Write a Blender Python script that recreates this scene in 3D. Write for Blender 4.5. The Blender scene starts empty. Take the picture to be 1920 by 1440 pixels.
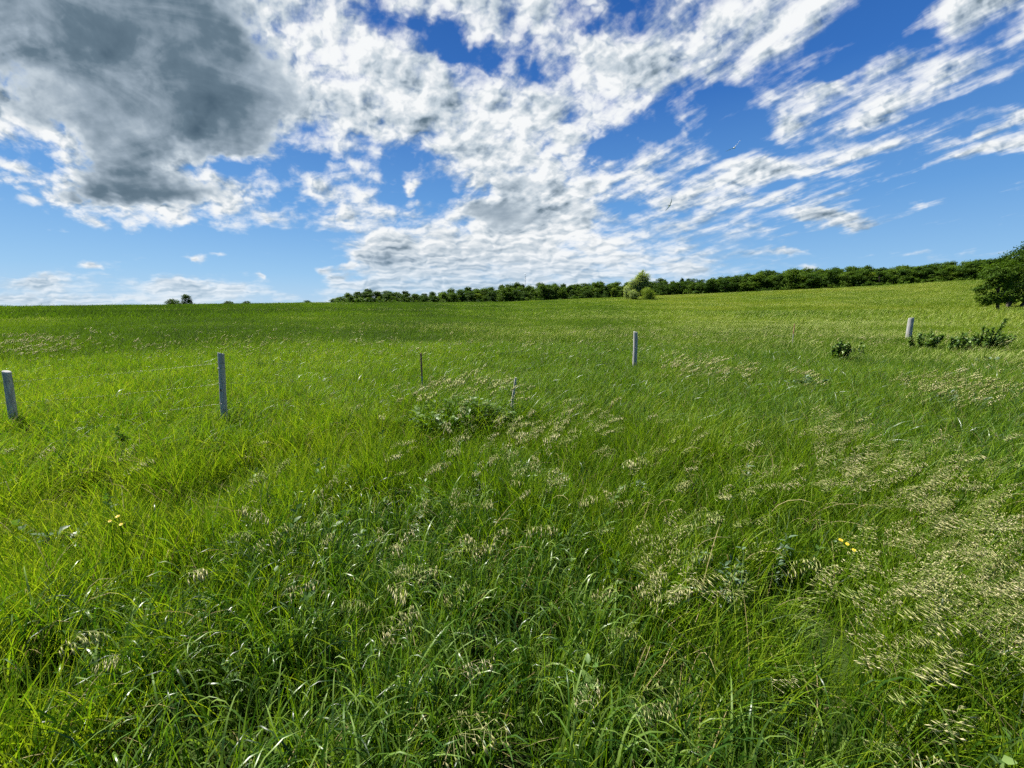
import bpy, math, random
import numpy as np
from mathutils import Vector, Matrix

random.seed(11)
rng = np.random.default_rng(11)
R = math.radians
scene = bpy.context.scene
col = scene.collection

# ------------------------------------------------------------------ camera
EYE = 1.75
FPX = 740.0                      # focal length in photograph pixels (1920 wide)
PITCH = math.atan(142.0 / FPX)   # looking slightly down
cam_data = bpy.data.cameras.new("camera")
cam_data.sensor_fit = 'HORIZONTAL'
cam_data.sensor_width = 36.0
cam_data.lens = 36.0 * FPX / 1920.0
cam_data.clip_start = 0.05
cam_data.clip_end = 20000.0
cam = bpy.data.objects.new("camera", cam_data)
col.objects.link(cam)
cam.location = (0, 0, EYE)
cam.rotation_euler = (R(90) - PITCH, 0, 0)
scene.camera = cam

# ------------------------------------------------------------------ light
SUN_AZ, SUN_EL = R(-62), R(56)   # azimuth measured from +Y towards +X
sun_dir = Vector((math.sin(SUN_AZ) * math.cos(SUN_EL), math.cos(SUN_AZ) * math.cos(SUN_EL), math.sin(SUN_EL)))
sun_data = bpy.data.lights.new("sun", 'SUN')
sun_data.energy = 5.0
sun_data.angle = R(0.5)
sun_data.color = (1.0, 0.965, 0.89)
sun = bpy.data.objects.new("sun", sun_data)
col.objects.link(sun)
sun.rotation_euler = (-sun_dir).to_track_quat('-Z', 'Y').to_euler()
sun.location = (-40, 20, 60)

scene.view_settings.view_transform = 'Standard'
scene.view_settings.look = 'None'
scene.view_settings.exposure = 1.35
scene.view_settings.gamma = 1.0
scene.view_settings.use_curve_mapping = False


def pix_dir(px, py):
    """World direction (x, y, z), y forward, of a photograph pixel."""
    cx = (px - 960.0) / FPX
    cy = -(py - 720.0) / FPX
    c, s = math.cos(PITCH), math.sin(PITCH)
    return np.array([cx, c + cy * s, -s + cy * c])


# ------------------------------------------------------------------ sky
class NB:
    """Small helper that writes node expressions."""
    def __init__(self, nt):
        self.nt = nt

    def new(self, t, **kw):
        n = self.nt.nodes.new(t)
        for k, v in kw.items():
            setattr(n, k, v)
        return n

    def put(self, sock, v):
        if isinstance(v, bpy.types.NodeSocket):
            self.nt.links.new(v, sock)
        elif v is not None:
            sock.default_value = v

    def m(self, op, a, b=None, c=None, clamp=False):
        n = self.new('ShaderNodeMath', operation=op, use_clamp=clamp)
        self.put(n.inputs[0], a)
        if b is not None:
            self.put(n.inputs[1], b)
        if c is not None:
            self.put(n.inputs[2], c)
        return n.outputs[0]

    def vm(self, op, a, b=None):
        n = self.new('ShaderNodeVectorMath', operation=op)
        self.put(n.inputs[0], a)
        if b is not None:
            self.put(n.inputs[1], b)
        return n.outputs[1] if op in ('LENGTH', 'DOT_PRODUCT', 'DISTANCE') else n.outputs[0]

    def xyz(self, x, y, z):
        n = self.new('ShaderNodeCombineXYZ')
        for s, v in zip(n.inputs, (x, y, z)):
            self.put(s, v)
        return n.outputs[0]

    def sep(self, v):
        n = self.new('ShaderNodeSeparateXYZ')
        self.put(n.inputs[0], v)
        return n.outputs

    def smooth(self, v, lo, hi, a=0.0, b=1.0, kind='SMOOTHSTEP'):
        n = self.new('ShaderNodeMapRange', interpolation_type=kind)
        self.put(n.inputs['Value'], v)
        self.put(n.inputs['From Min'], lo)
        self.put(n.inputs['From Max'], hi)
        self.put(n.inputs['To Min'], a)
        self.put(n.inputs['To Max'], b)
        return n.outputs['Result']

    def noise(self, vec, scale, detail=4, rough=0.5, dist=0.0, dims='2D'):
        n = self.new('ShaderNodeTexNoise', noise_dimensions=dims)
        self.put(n.inputs['Vector'], vec)
        n.inputs['Scale'].default_value = scale
        n.inputs['Detail'].default_value = detail
        n.inputs['Roughness'].default_value = rough
        n.inputs['Distortion'].default_value = dist
        return n

    def mixc(self, f, a, b, mode='MIX'):
        n = self.new('ShaderNodeMix', data_type='RGBA', blend_type=mode)
        self.put(n.inputs['Factor'], f)
        self.put(n.inputs['A'], a)
        self.put(n.inputs['B'], b)
        return n.outputs['Result']


# cloud cover by direction: rows from high to low, columns from left to right, 0 clear ... 9 closed
SKY_ROWS = [0, 45, 90, 135, 180, 225, 270, 315, 360, 405, 450, 495, 540]
COVER = """
9 9 9 9 9 9 9 8 8 8 8 5 6 8 8 8 8 7 5 6 8 7 8 7 5 2 0 2 7 8 8
9 9 9 9 9 9 9 9 8 8 8 3 2 4 8 8 8 4 7 6 8 9 9 8 4 1 0 2 7 6 7
9 9 9 9 9 9 9 9 9 8 8 8 4 2 1 6 8 8 8 8 8 8 7 4 2 0 0 1 5 4 3
8 9 9 9 9 9 9 9 9 8 9 9 8 7 6 5 7 8 8 9 8 7 5 2 0 0 5 7 6 5 2
8 9 9 9 9 9 9 9 9 8 9 9 9 9 9 8 9 9 8 7 4 1 0 5 8 8 6 6 5 3 0
8 8 9 9 9 9 9 9 8 8 8 9 9 9 9 9 8 8 4 2 4 0 1 7 5 6 7 4 1 3 7
4 4 9 9 9 9 9 9 6 5 6 5 6 8 9 9 7 4 1 4 6 4 0 4 4 5 4 3 4 8 7
6 5 8 9 9 9 8 2 3 6 6 4 1 5 8 9 8 6 4 5 4 6 8 8 7 6 5 0 0 0 0
2 7 8 9 9 9 9 8 2 5 7 5 1 2 4 8 9 8 6 5 7 7 7 3 2 3 0 0 0 0 0
0 0 4 6 8 7 6 6 7 4 7 6 4 5 8 9 9 8 5 4 5 6 6 3 2 2 1 0 0 0 0
0 0 0 0 0 0 0 0 1 1 2 7 8 8 8 8 8 7 5 5 5 4 3 1 1 1 0 0 0 0 0
0 0 1 2 1 0 0 0 0 0 2 6 8 8 8 8 8 8 7 7 6 4 3 2 2 1 0 0 0 1 1
4 4 4 3 4 5 5 4 2 1 6 7 7 7 7 7 7 7 6 6 5 4 3 2 2 2 2 2 2 3 3
"""
# how grey the underside is, same grid
GREY = """
6 6 6 6 6 6 7 4 2 2 1 1 2 2 3 3 2 2 2 2 2 2 2 2 2 2 2 2 2 2 2
6 7 7 7 7 7 7 6 2 1 1 1 1 2 3 3 2 2 2 2 2 2 2 2 2 2 2 2 2 2 2
6 7 7 7 7 7 7 7 3 1 1 1 1 2 2 2 2 2 2 2 2 2 2 2 2 2 2 2 2 2 2
5 5 5 6 6 7 7 7 5 2 1 1 1 2 2 2 2 2 2 2 2 2 2 2 2 2 2 2 2 2 2
3 6 6 6 7 7 7 7 6 2 2 2 2 2 2 2 2 2 2 2 2 2 2 2 2 2 2 2 2 2 2
1 4 6 6 5 7 8 7 4 2 2 2 3 3 2 2 2 2 2 2 2 2 2 2 2 2 2 2 2 2 2
1 1 3 6 6 4 5 6 5 1 2 2 2 2 2 2 2 2 2 2 2 2 2 2 2 2 2 2 2 2 2
1 1 3 6 6 3 3 1 1 1 2 2 2 2 2 2 2 2 2 2 2 2 2 2 2 2 2 2 2 2 2
0 1 4 6 7 7 6 3 1 1 2 2 2 2 2 4 4 3 2 2 2 2 2 2 2 2 2 2 2 2 2
0 0 1 1 1 1 1 1 1 1 2 2 1 2 5 6 4 4 3 2 2 2 2 2 2 2 2 2 2 2 2
0 0 0 0 0 0 0 0 0 0 1 1 1 1 1 1 1 1 1 1 2 2 2 2 2 2 2 2 2 2 2
0 0 0 0 0 0 0 0 0 0 1 1 1 1 1 1 1 1 1 1 2 2 2 2 2 2 2 2 2 2 2
1 1 1 1 1 1 1 1 1 1 2 2 2 2 2 2 2 2 2 2 2 2 2 2 2 2 2 2 2 2 2
"""
COVER = [[int(c) for c in ln.split()] for ln in COVER.strip().splitlines()]
GREY = [[int(c) for c in ln.split()] for ln in GREY.strip().splitlines()]
UMAX = 1.36


def build_sky():
    w = bpy.data.worlds.new("World")
    scene.world = w
    w.use_nodes = True
    nt = w.node_tree
    nt.nodes.clear()
    b = NB(nt)
    d = b.new('ShaderNodeTexCoord').outputs['Generated']
    dx, dy, dz = b.sep(d)
    dyc = b.m('MAXIMUM', dy, 0.06)
    u = b.m('DIVIDE', dx, dyc)
    v = b.m('DIVIDE', dz, dyc)
    # cloud deck coordinates (streets run towards the left of the view)
    w_ = b.m('ADD', b.m('MAXIMUM', v, 0.0), 0.20)
    pu = b.m('DIVIDE', u, w_)
    pv = b.m('DIVIDE', 1.0, w_)
    a = R(-32)
    ca, sa = math.cos(a), math.sin(a)
    along = b.m('ADD', b.m('MULTIPLY', pu, sa), b.m('MULTIPLY', pv, ca))
    across = b.m('SUBTRACT', b.m('MULTIPLY', pu, ca), b.m('MULTIPLY', pv, sa))
    deck = b.xyz(b.m('MULTIPLY', across, 1.0), b.m('MULTIPLY', along, 0.5), 0.0)
    gn = b.xyz(u, b.m('MULTIPLY', v, 1.35), 3.1)
    gl = b.xyz(b.m('MULTIPLY', u, 0.8), b.m('MULTIPLY', b.m('LOGARITHM', b.m('ADD', b.m('MAXIMUM', v, 0.0), 0.11), math.e), 0.62), 0.0)
    # warp
    wn = b.noise(deck, 4.0, 3, 0.55)
    wg = b.noise(gn, 11.0, 3, 0.6)
    warp = b.vm('SUBTRACT', wn.outputs['Color'], (0.5, 0.5, 0.5))
    wx, wy, wz = b.sep(warp)
    fx, fy, fz = b.sep(b.vm('SUBTRACT', wg.outputs['Color'], (0.5, 0.5, 0.5)))
    uu = b.m('ADD', b.m('ADD', u, b.m('MULTIPLY', wx, 0.13)), b.m('MULTIPLY', fx, 0.09))
    vv = b.m('ADD', b.m('ADD', v, b.m('MULTIPLY', wy, b.m('MULTIPLY', b.m('MINIMUM', v, 0.4), 0.22))), b.m('MULTIPLY', fy, 0.06))
    us = b.m('ADD', u, b.m('MULTIPLY', fx, 0.07))
    vs = b.m('ADD', v, b.m('MULTIPLY', fy, 0.045))
    t = b.m('ADD', b.m('MULTIPLY', uu, 0.5 / UMAX), 0.5)
    acc = None
    vprev = None
    for k, py in enumerate(SKY_ROWS):
        n = b.new('ShaderNodeValToRGB')
        cr = n.color_ramp
        cr.interpolation = 'LINEAR'
        pts = []
        for i in range(31):
            dd = pix_dir(i * 64, py)
            pts.append(0.5 + 0.5 * dd[0] / dd[1] / UMAX)
        cr.elements.remove(cr.elements[1])
        cr.elements[0].position = pts[0]
        for i in range(1, 31):
            cr.elements.new(pts[i])
        for i in range(31):
            cr.elements[i].color = (COVER[k][i] / 9.0, GREY[k][i] / 9.0, 0, 1)
        b.put(n.inputs[0], t)
        dd = pix_dir(960, py)
        vk = dd[2] / dd[1]
        if acc is None:
            acc = n.outputs[0]
        else:
            f = b.smooth(vv, vprev, vk)
            acc = b.mixc(f, acc, n.outputs[0])
        vprev = vk
    cov, grey, _ = b.sep(acc)
    cov = b.m('ADD', cov, b.smooth(grey, 0.42, 0.7, 0.0, 0.4))
    Pw, Ps = b.xyz(uu, vv, 0.0), b.xyz(us, vs, 0.0)
    # small separate clouds: pixel, radii, cover, grey
    for (px, py, rx, ry, cv, gy) in [
        (722, 470, 46, 26, 1.0, 0.2), (700, 488, 34, 10, .5, .1), (1000, 392, 92, 55, .5, -.12), (950, 420, 40, 22, .2, .1), (1000, 345, 60, 14, .2, .12),
        (175, 498, 26, 7, .8, 0), (80, 530, 46, 15, .7, .2), (330, 538, 45, 14, .6, .1), (40, 562, 90, 10, .4, 0), (200, 562, 140, 9, .45, 0), (420, 545, 80, 12, .5, .1), (540, 560, 40, 7, .4, 0),
        (366, 486, 14, 7, .9, 0), (410, 475, 28, 6, .6, 0), (492, 520, 9, 5, .8, 0), (605, 507, 16, 6, .7, 0), (645, 498, 13, 8, .8, 0), (630, 523, 14, 8, .8, 0),
        (1580, 408, 62, 12, .7, .1), (1530, 400, 40, 11, .45, .1), (1600, 425, 50, 9, .55, .1), (1715, 382, 36, 7, .55, 0), (1480, 468, 60, 6, .5, 0),
        (1800, 478, 160, 14, .28, 0), (1520, 500, 12, 5, .6, 0), (1290, 510, 26, 8, .5, 0), (695, 540, 18, 9, .8, 0),
        (770, 352, 13, 13, .8, 0), (940, 480, 260, 40, .15, .05),
    ]:
        dd = pix_dir(px, py)
        u0, v0 = dd[0] / dd[1], dd[2] / dd[1]
        k = 1.0 / (FPX * dd[1])
        pv_ = Pw if rx > 70 else Ps
        kx, ky = 1.0 / (rx * k), 1.0 / (ry * k)
        n_ = b.new('ShaderNodeVectorMath', operation='MULTIPLY_ADD')
        b.put(n_.inputs[0], pv_)
        n_.inputs[1].default_value = (kx, ky, 0)
        n_.inputs[2].default_value = (-u0 * kx, -v0 * ky, 0)
        g = b.m('POWER', 0.4066, b.vm('DOT_PRODUCT', n_.outputs[0], n_.outputs[0]))
        cov = b.m('MULTIPLY_ADD', g, cv, cov)
        if gy:
            grey = b.m('MULTIPLY_ADD', g, gy, grey)
    # texture of the cloud
    n1 = b.noise(deck, 6.5, 7, 0.55, 0.1).outputs['Fac']
    n2 = b.noise(gl, 13.0, 6, 0.58, 0.1).outputs['Fac']

    def puffs(vec, det):
        t_ = b.new('ShaderNodeTexVoronoi', voronoi_dimensions='2D', feature='F1')
        t_.inputs['Scale'].default_value = 21.0
        t_.inputs['Detail'].default_value = det
        t_.inputs['Roughness'].default_value = 0.55
        b.put(t_.inputs['Vector'], vec)
        return b.m('SUBTRACT', 1.0, t_.outputs['Distance'])
    pvec = b.vm('ADD', gl, b.vm('MULTIPLY', b.xyz(fx, fy, 0.0), (0.09, 0.09, 0.0)))
    bil = puffs(pvec, 1.6)
    bil_s = puffs(b.vm('ADD', pvec, (-0.010, 0.014, 0.0)), 1.0)
    sx, sy = -0.6, 0.55   # towards the sun on the deck
    deck_s = b.vm('ADD', deck, (-0.035, 0.012, 0.0))
    n1s = b.noise(deck_s, 6.5, 4, 0.55, 0.1).outputs['Fac']
    gn_s = b.vm('ADD', gl, (-0.013, 0.02, 0.0))
    n2s = b.noise(gn_s, 13.0, 4, 0.58, 0.1).outputs['Fac']
    mixn = b.smooth(grey, 0.3, 0.6)                       # cumulus use round billows, the sheet uses streets
    wt = b.m('MULTIPLY_ADD', b.smooth(u, 0.1, 0.6), 0.22, b.smooth(v, 0.07, 0.26, 0.14, 0.60))
    n = b.m('ADD', n2, b.m('MULTIPLY', b.m('SUBTRACT', n1, n2), wt))
    n = b.m('MULTIPLY_ADD', b.m('SUBTRACT', bil, 0.50), b.smooth(u, 0.15, 0.6, 0.13, 0.05), n)
    amp = b.smooth(v, 0.0, 0.32, 1.0, 2.55)
    dens = b.m('ADD', b.m('MULTIPLY_ADD', cov, 1.08, 0.07), b.m('MULTIPLY', b.m('SUBTRACT', n, 0.5), amp))
    alpha = b.smooth(dens, 0.28, 1.06)
    alpha = b.m('MULTIPLY', alpha, b.smooth(v, -0.02, 0.16, 0.55, 1.0))
    core = b.smooth(dens, 0.75, 1.5)
    rel1 = b.m('SUBTRACT', n1, n1s)
    rel2 = b.m('SUBTRACT', n2, n2s)
    rel = b.m('ADD', b.m('MULTIPLY', rel1, b.m('MULTIPLY', wt, 1.5)), b.m('MULTIPLY', rel2, 0.7))
    rel = b.m('MULTIPLY', rel, b.smooth(v, 0.05, 0.3, 0.3, 1.0))
    rel = b.m('MULTIPLY_ADD', b.m('SUBTRACT', bil, bil_s), b.smooth(grey, 0.3, 0.5, 0.26, 0.05), rel)
    shade = b.m('ADD', b.m('MULTIPLY', grey, b.m('ADD', 0.53, b.m('MULTIPLY', core, 0.24))), b.m('MULTIPLY', core, 0.10))
    shade = b.m('SUBTRACT', shade, b.m('MULTIPLY', rel, b.smooth(grey, 0.3, 0.6, 1.45, 0.35)))
    n3 = b.noise(b.xyz(b.m('ADD', u, b.m('MULTIPLY', v, 0.3)), b.m('MULTIPLY', v, 2.0), 7.0), 4.0, 5, 0.52, 0.5).outputs['Fac']
    shade = b.m('ADD', shade, b.m('MULTIPLY', b.m('SUBTRACT', n3, 0.5), b.m('ADD', 0.48, b.m('MULTIPLY', grey, 0.6))), clamp=True)
    r = b.new('ShaderNodeValToRGB')
    b.put(r.inputs[0], shade)
    cr = r.color_ramp
    stops = [(0.0, (.93, .95, .96)), (0.14, (.74, .79, .83)), (0.30, (.55, .63, .70)), (0.5, (.33, .41, .49)), (0.72, (.135, .20, .26)), (0.98, (.075, .125, .175))]
    while len(cr.elements) < len(stops):
        cr.elements.new(0.5)
    for e, (p, c) in zip(cr.elements, stops):
        e.position = p
        e.color = (*c, 1)
    STR = 0.1
    GAIN = 2.0 ** -scene.view_settings.exposure
    cloud = b.vm('MULTIPLY', r.outputs[0], (GAIN / STR,) * 3)
    # clear sky
    st = b.new('ShaderNodeTexSky', sky_type='NISHITA')
    st.sun_disc = False
    st.sun_elevation = SUN_EL
    st.sun_rotation = SUN_AZ
    st.air_density = 1.0
    st.dust_density = 0.3
    st.ozone_density = 2.0
    hs = b.new('ShaderNodeHueSaturation')
    hs.inputs['Saturation'].default_value = 1.28
    hs.inputs['Value'].default_value = 0.6
    b.put(hs.inputs['Color'], st.outputs[0])
    el = b.m('ARCSINE', b.m('MAXIMUM', dz, 0.0))
    gr = b.new('ShaderNodeValToRGB')
    b.put(gr.inputs[0], b.m('DIVIDE', el, R(60)))
    cr = gr.color_ramp
    stops = [(0.0, (.40, .62, .87)), (0.07, (.27, .52, .83)), (0.2, (.13, .345, .72)), (0.4, (.036, .160, .52)), (0.62, (.010, .080, .35)), (1.0, (.006, .048, .24))]
    while len(cr.elements) < len(stops):
        cr.elements.new(0.5)
    for e, (p, c) in zip(cr.elements, stops):
        e.position = p
        e.color = (*c, 1)
    sky = b.mixc(0.9, hs.outputs[0], b.vm('MULTIPLY', gr.outputs[0], (GAIN / STR,) * 3))
    out = b.mixc(alpha, sky, cloud)
    # below the horizon: plain sky light
    out = b.mixc(b.smooth(dy, -0.1, 0.12), sky, out)
    bg = b.new('ShaderNodeBackground')
    bg.inputs['Strength'].default_value = STR
    b.put(bg.inputs['Color'], out)
    w.cycles.sampling_method = 'NONE'
    o = b.new('ShaderNodeOutputWorld')
    nt.links.new(bg.outputs[0], o.inputs[0])


build_sky()

# ------------------------------------------------------------------ helpers
def tag(o, label=None, cat=None, group=None, kind=None):
    for k, v in (("label", label), ("category", cat), ("group", group), ("kind", kind)):
        if v:
            o[k] = v
    return o


def empty(name, loc, rz=0.0):
    o = bpy.data.objects.new(name, None)
    col.objects.link(o)
    o.location = loc
    o.rotation_euler = (0, 0, rz)
    o.empty_display_size = 0.3
    return o


def mesh_from(name, V, F, mat=None, attrs=None, smooth=True):
    """V (n,3) array; F list of faces or (m,k) array."""
    me = bpy.data.meshes.new(name)
    V = np.asarray(V, dtype=np.float32)
    if isinstance(F, np.ndarray):
        F = [F]
    groups = [np.asarray(f, dtype=np.int32) for f in F] if F and isinstance(F[0], np.ndarray) else None
    if groups is None:
        me.from_pydata([tuple(map(float, v)) for v in V], [], [tuple(f) for f in F])
    else:
        nl = sum(g.size for g in groups)
        nf = sum(len(g) for g in groups)
        me.vertices.add(len(V))
        me.vertices.foreach_set("co", V.ravel())
        me.loops.add(nl)
        me.polygons.add(nf)
        me.loops.foreach_set("vertex_index", np.concatenate([g.ravel() for g in groups]))
        starts, tot = [], 0
        for g in groups:
            k = g.shape[1]
            starts.append(tot + np.arange(len(g)) * k)
            tot += g.size
        me.polygons.foreach_set("loop_start", np.concatenate(starts).astype(np.int32))
        me.update(calc_edges=True)
    for k, a in (attrs or {}).items():
        at = me.attributes.new(k, 'FLOAT', 'POINT')
        at.data.foreach_set("value", np.asarray(a, dtype=np.float32))
    if smooth and len(me.polygons):
        me.polygons.foreach_set("use_smooth", np.ones(len(me.polygons), dtype=bool))
    if mat:
        me.materials.append(mat)
    me.validate()
    return me


def obj(name, me, parent=None, loc=(0, 0, 0)):
    o = bpy.data.objects.new(name, me)
    col.objects.link(o)
    o.parent = parent
    o.location = loc
    return o


class Build:
    """Collects vertices and faces of one mesh."""
    def __init__(self):
        self.V, self.F, self.A, self.n = [], [], [], 0

    def add(self, V, F, rnd=0.5):
        V = np.asarray(V, dtype=float)
        self.V.append(V)
        self.F += [tuple(int(i) + self.n for i in f) for f in F]
        self.A.append(np.full(len(V), rnd) if np.isscalar(rnd) else np.asarray(rnd))
        self.n += len(V)

    def tube(self, P, rad, sides=7, cap=True, rnd=0.5):
        P = np.asarray(P, dtype=float)
        rad = np.broadcast_to(np.asarray(rad, dtype=float), (len(P),))
        T = np.gradient(P, axis=0)
        T /= np.linalg.norm(T, axis=1)[:, None] + 1e-9
        ref = np.array([0, 0, 1.0]) if abs(T[0, 2]) < 0.8 else np.array([1.0, 0, 0])
        V = []
        for p, t, r in zip(P, T, rad):
            a = np.cross(t, ref)
            a /= np.linalg.norm(a) + 1e-9
            c = np.cross(t, a)
            for k in range(sides):
                an = 2 * math.pi * k / sides
                V.append(p + r * (math.cos(an) * a + math.sin(an) * c))
        F = []
        m = len(P)
        for i in range(m - 1):
            for k in range(sides):
                k2 = (k + 1) % sides
                F.append((i * sides + k, i * sides + k2, (i + 1) * sides + k2, (i + 1) * sides + k))
        if cap:
            F.append(tuple(range(sides))[::-1])
            F.append(tuple((m - 1) * sides + k for k in range(sides)))
        self.add(V, F, rnd)

    def mesh(self, name, mat, smooth=True):
        return mesh_from(name, np.concatenate(self.V), self.F, mat, {"rnd": np.concatenate(self.A)}, smooth)


def vnoise(x, y, seed=0):
    """Smooth value noise on arrays, 0..1."""
    xi, yi = np.floor(x).astype(np.int64), np.floor(y).astype(np.int64)
    fx, fy = x - xi, y - yi
    fx, fy = fx * fx * (3 - 2 * fx), fy * fy * (3 - 2 * fy)

    def h(a, b):
        n = (a * 374761393 + b * 668265263 + seed * 974711) & 0x7fffffff
        n = ((n ^ (n >> 13)) * 1274126177) & 0x7fffffff
        return ((n ^ (n >> 16)) & 0xffff) / 65535.0
    return (h(xi, yi) * (1 - fx) + h(xi + 1, yi) * fx) * (1 - fy) + (h(xi, yi + 1) * (1 - fx) + h(xi + 1, yi + 1) * fx) * fy


def fbm(x, y, seed=0, o=3):
    s, a, t = 0, 1.0, 0
    for k in range(o):
        s = s + a * vnoise(x * 2 ** k, y * 2 ** k, seed + 17 * k)
        t += a
        a *= 0.5
    return s / t


# ------------------------------------------------------------------ terrain
GRASS_TOP = 0.45
_ridge = [(-300, 575), (0, 574), (300, 571), (600, 567), (950, 566), (1100, 560), (1300, 552), (1600, 540), (1830, 527), (1920, 523), (2300, 512)]
_az, _te = [], []
for px, py in _ridge:
    d = pix_dir(px, py)
    _az.append(math.atan2(d[0], d[1]))
    _te.append(d[2] / math.hypot(d[0], d[1]))
_az, _te = np.array(_az), np.array(_te)
_rc_az = np.radians([-90, -52, -22, 0, 20, 45, 90])
_rc = np.array([110, 115, 150, 190, 225, 215, 210.0])


def crest(az):
    return np.interp(az, _rc_az, _rc)


def terrain(x, y):
    x, y = np.asarray(x, dtype=float), np.asarray(y, dtype=float)
    r = np.hypot(x, y)
    az = np.arctan2(x, y)
    back = np.clip((np.abs(az) - 1.4) / 0.9, 0, 1)
    rc = crest(az)
    zc = EYE - GRASS_TOP + rc * np.interp(az, _az, _te)
    ex = np.interp(az, np.radians([-60, -15, 15, 30, 60]), [1.3, 1.5, 1.9, 2.7, 2.8])
    t = r / rc
    z = zc * np.power(np.minimum(t, 1), ex)
    slope = zc * ex / rc
    over = np.maximum(r - rc, 0)
    z = z + slope * 18 * (1 - np.exp(-over / 18)) - np.interp(az, np.radians([-60, -4, 8]), [0.030, 0.030, 0.012]) * over
    z = z * (1 - back)
    # rolls in the right half of the field
    wr = np.clip((az - R(8)) / R(22), 0, 1)
    z = z + wr * 0.75 * np.exp(-((r - 66) / 11) ** 2) - wr * 0.9 * np.exp(-((r - 95) / 16) ** 2) + wr * 0.5 * np.exp(-((r - 140) / 16) ** 2)
    far = np.clip((r - 12) / 50, 0, 1) * (1 - np.clip((r - rc * 0.8) / (rc * 0.2), 0, 1))
    z = z + far * 0.55 * (fbm(x / 34 + 5, y / 22 + 9, 3, 2) - 0.5)
    z = z + 0.10 * (fbm(x / 3.1, y / 3.1, 5, 2) - 0.5)
    # shallow ditch along the fence
    z = z - 0.10 * np.exp(-((y - 4.6 - 0.62 * x) / 1.2) ** 2) * np.clip(1 - np.abs(x) / 30, 0, 1)
    return z


def ground_at(px, py, h=GRASS_TOP):
    """Where the ray through a photograph pixel meets the surface h above the ground."""
    d = pix_dir(px, py)
    d = d / np.linalg.norm(d)
    t = np.concatenate([np.arange(0.4, 40, 0.02), np.arange(40, 600, 0.3)])
    x, y, z = d[0] * t, d[1] * t, EYE + d[2] * t
    below = z < terrain(x, y) + h
    i = int(np.argmax(below)) if below.any() else len(t) - 1
    return float(x[i]), float(y[i])


def tz(x, y):
    return float(terrain(np.array([x]), np.array([y]))[0])


def build_ground(mat):
    radii = np.concatenate([[0.0], np.geomspace(0.6, 420, 190), [500, 700, 1000, 1500, 2500, 4000]])
    na = 480
    an = np.linspace(-math.pi, math.pi, na, endpoint=False)
    rr, aa = np.meshgrid(radii[1:], an, indexing='ij')
    x, y = rr * np.sin(aa), rr * np.cos(aa)
    z = terrain(x, y)
    V = np.concatenate([[[0, 0, float(terrain(0.0, 0.0))]], np.stack([x, y, z], -1).reshape(-1, 3)])
    m = len(radii) - 1
    i, k = np.meshgrid(np.arange(m - 1), np.arange(na), indexing='ij')
    k2 = (k + 1) % na
    Q = np.stack([1 + i * na + k, 1 + i * na + k2, 1 + (i + 1) * na + k2, 1 + (i + 1) * na + k], -1).reshape(-1, 4)[:, ::-1]
    k = np.arange(na)
    T = np.stack([np.zeros(na, int), 1 + k, 1 + (k + 1) % na], -1)[:, ::-1]
    return obj("ground", mesh_from("ground", V, [Q, T], mat))


# ------------------------------------------------------------------ materials
def material(name):
    m = bpy.data.materials.new(name)
    m.use_nodes = True
    nt = m.node_tree
    nt.nodes.clear()
    out = nt.nodes.new('ShaderNodeOutputMaterial')
    return m, NB(nt), out


def leaf_material(name, stops, trans=(1.15, 1.25, 0.5), tmix=0.4, rough=0.45, spec=0.4, each=0.0, rnd_w=0.55, patch=((0.35, 6.0),), drift=None):
    """Two-sided plant material: colour by a per-blade value and broad patches of the field."""
    m, b, out = material(name)
    at = b.new('ShaderNodeAttribute', attribute_name="rnd")
    pos = b.new('ShaderNodeNewGeometry').outputs['Position']
    v = b.m('MULTIPLY', b.m('SUBTRACT', at.outputs['Fac'], 0.5), rnd_w)
    for w, sc in patch:
        n = b.noise(pos, 1.0 / sc, 3, 0.55, 0.0, '3D').outputs['Fac']
        v = b.m('ADD', v, b.m('MULTIPLY', b.m('SUBTRACT', n, 0.5), w))
    if drift:  # drier growth to one side; also paints cloud shade on the far left
        v = b.m('ADD', v, b.smooth(b.sep(pos)[0], drift[0], drift[1], drift[2], drift[3]))
    if each:   # differs from plant to plant
        v = b.m('ADD', v, b.m('MULTIPLY', b.m('SUBTRACT', b.new('ShaderNodeObjectInfo').outputs['Random'], 0.5), each))
    v = b.m('ADD', v, 0.5, clamp=True)
    r = b.new('ShaderNodeValToRGB')
    b.put(r.inputs[0], v)
    cr = r.color_ramp
    while len(cr.elements) < len(stops):
        cr.elements.new(0.5)
    for e, (p, c) in zip(cr.elements, stops):
        e.position = p
        e.color = (*c, 1)
    c = r.outputs[0]
    p = b.new('ShaderNodeBsdfPrincipled')
    b.put(p.inputs['Base Color'], c)
    p.inputs['Roughness'].default_value = rough
    p.inputs['Specular IOR Level'].default_value = spec
    tr = b.new('ShaderNodeBsdfTranslucent')
    b.put(tr.inputs['Color'], b.vm('MULTIPLY', c, trans))
    mx = b.new('ShaderNodeMixShader')
    mx.inputs[0].default_value = tmix
    b.nt.links.new(p.outputs[0], mx.inputs[1])
    b.nt.links.new(tr.outputs[0], mx.inputs[2])
    b.nt.links.new(mx.outputs[0], out.inputs[0])
    return m


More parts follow.
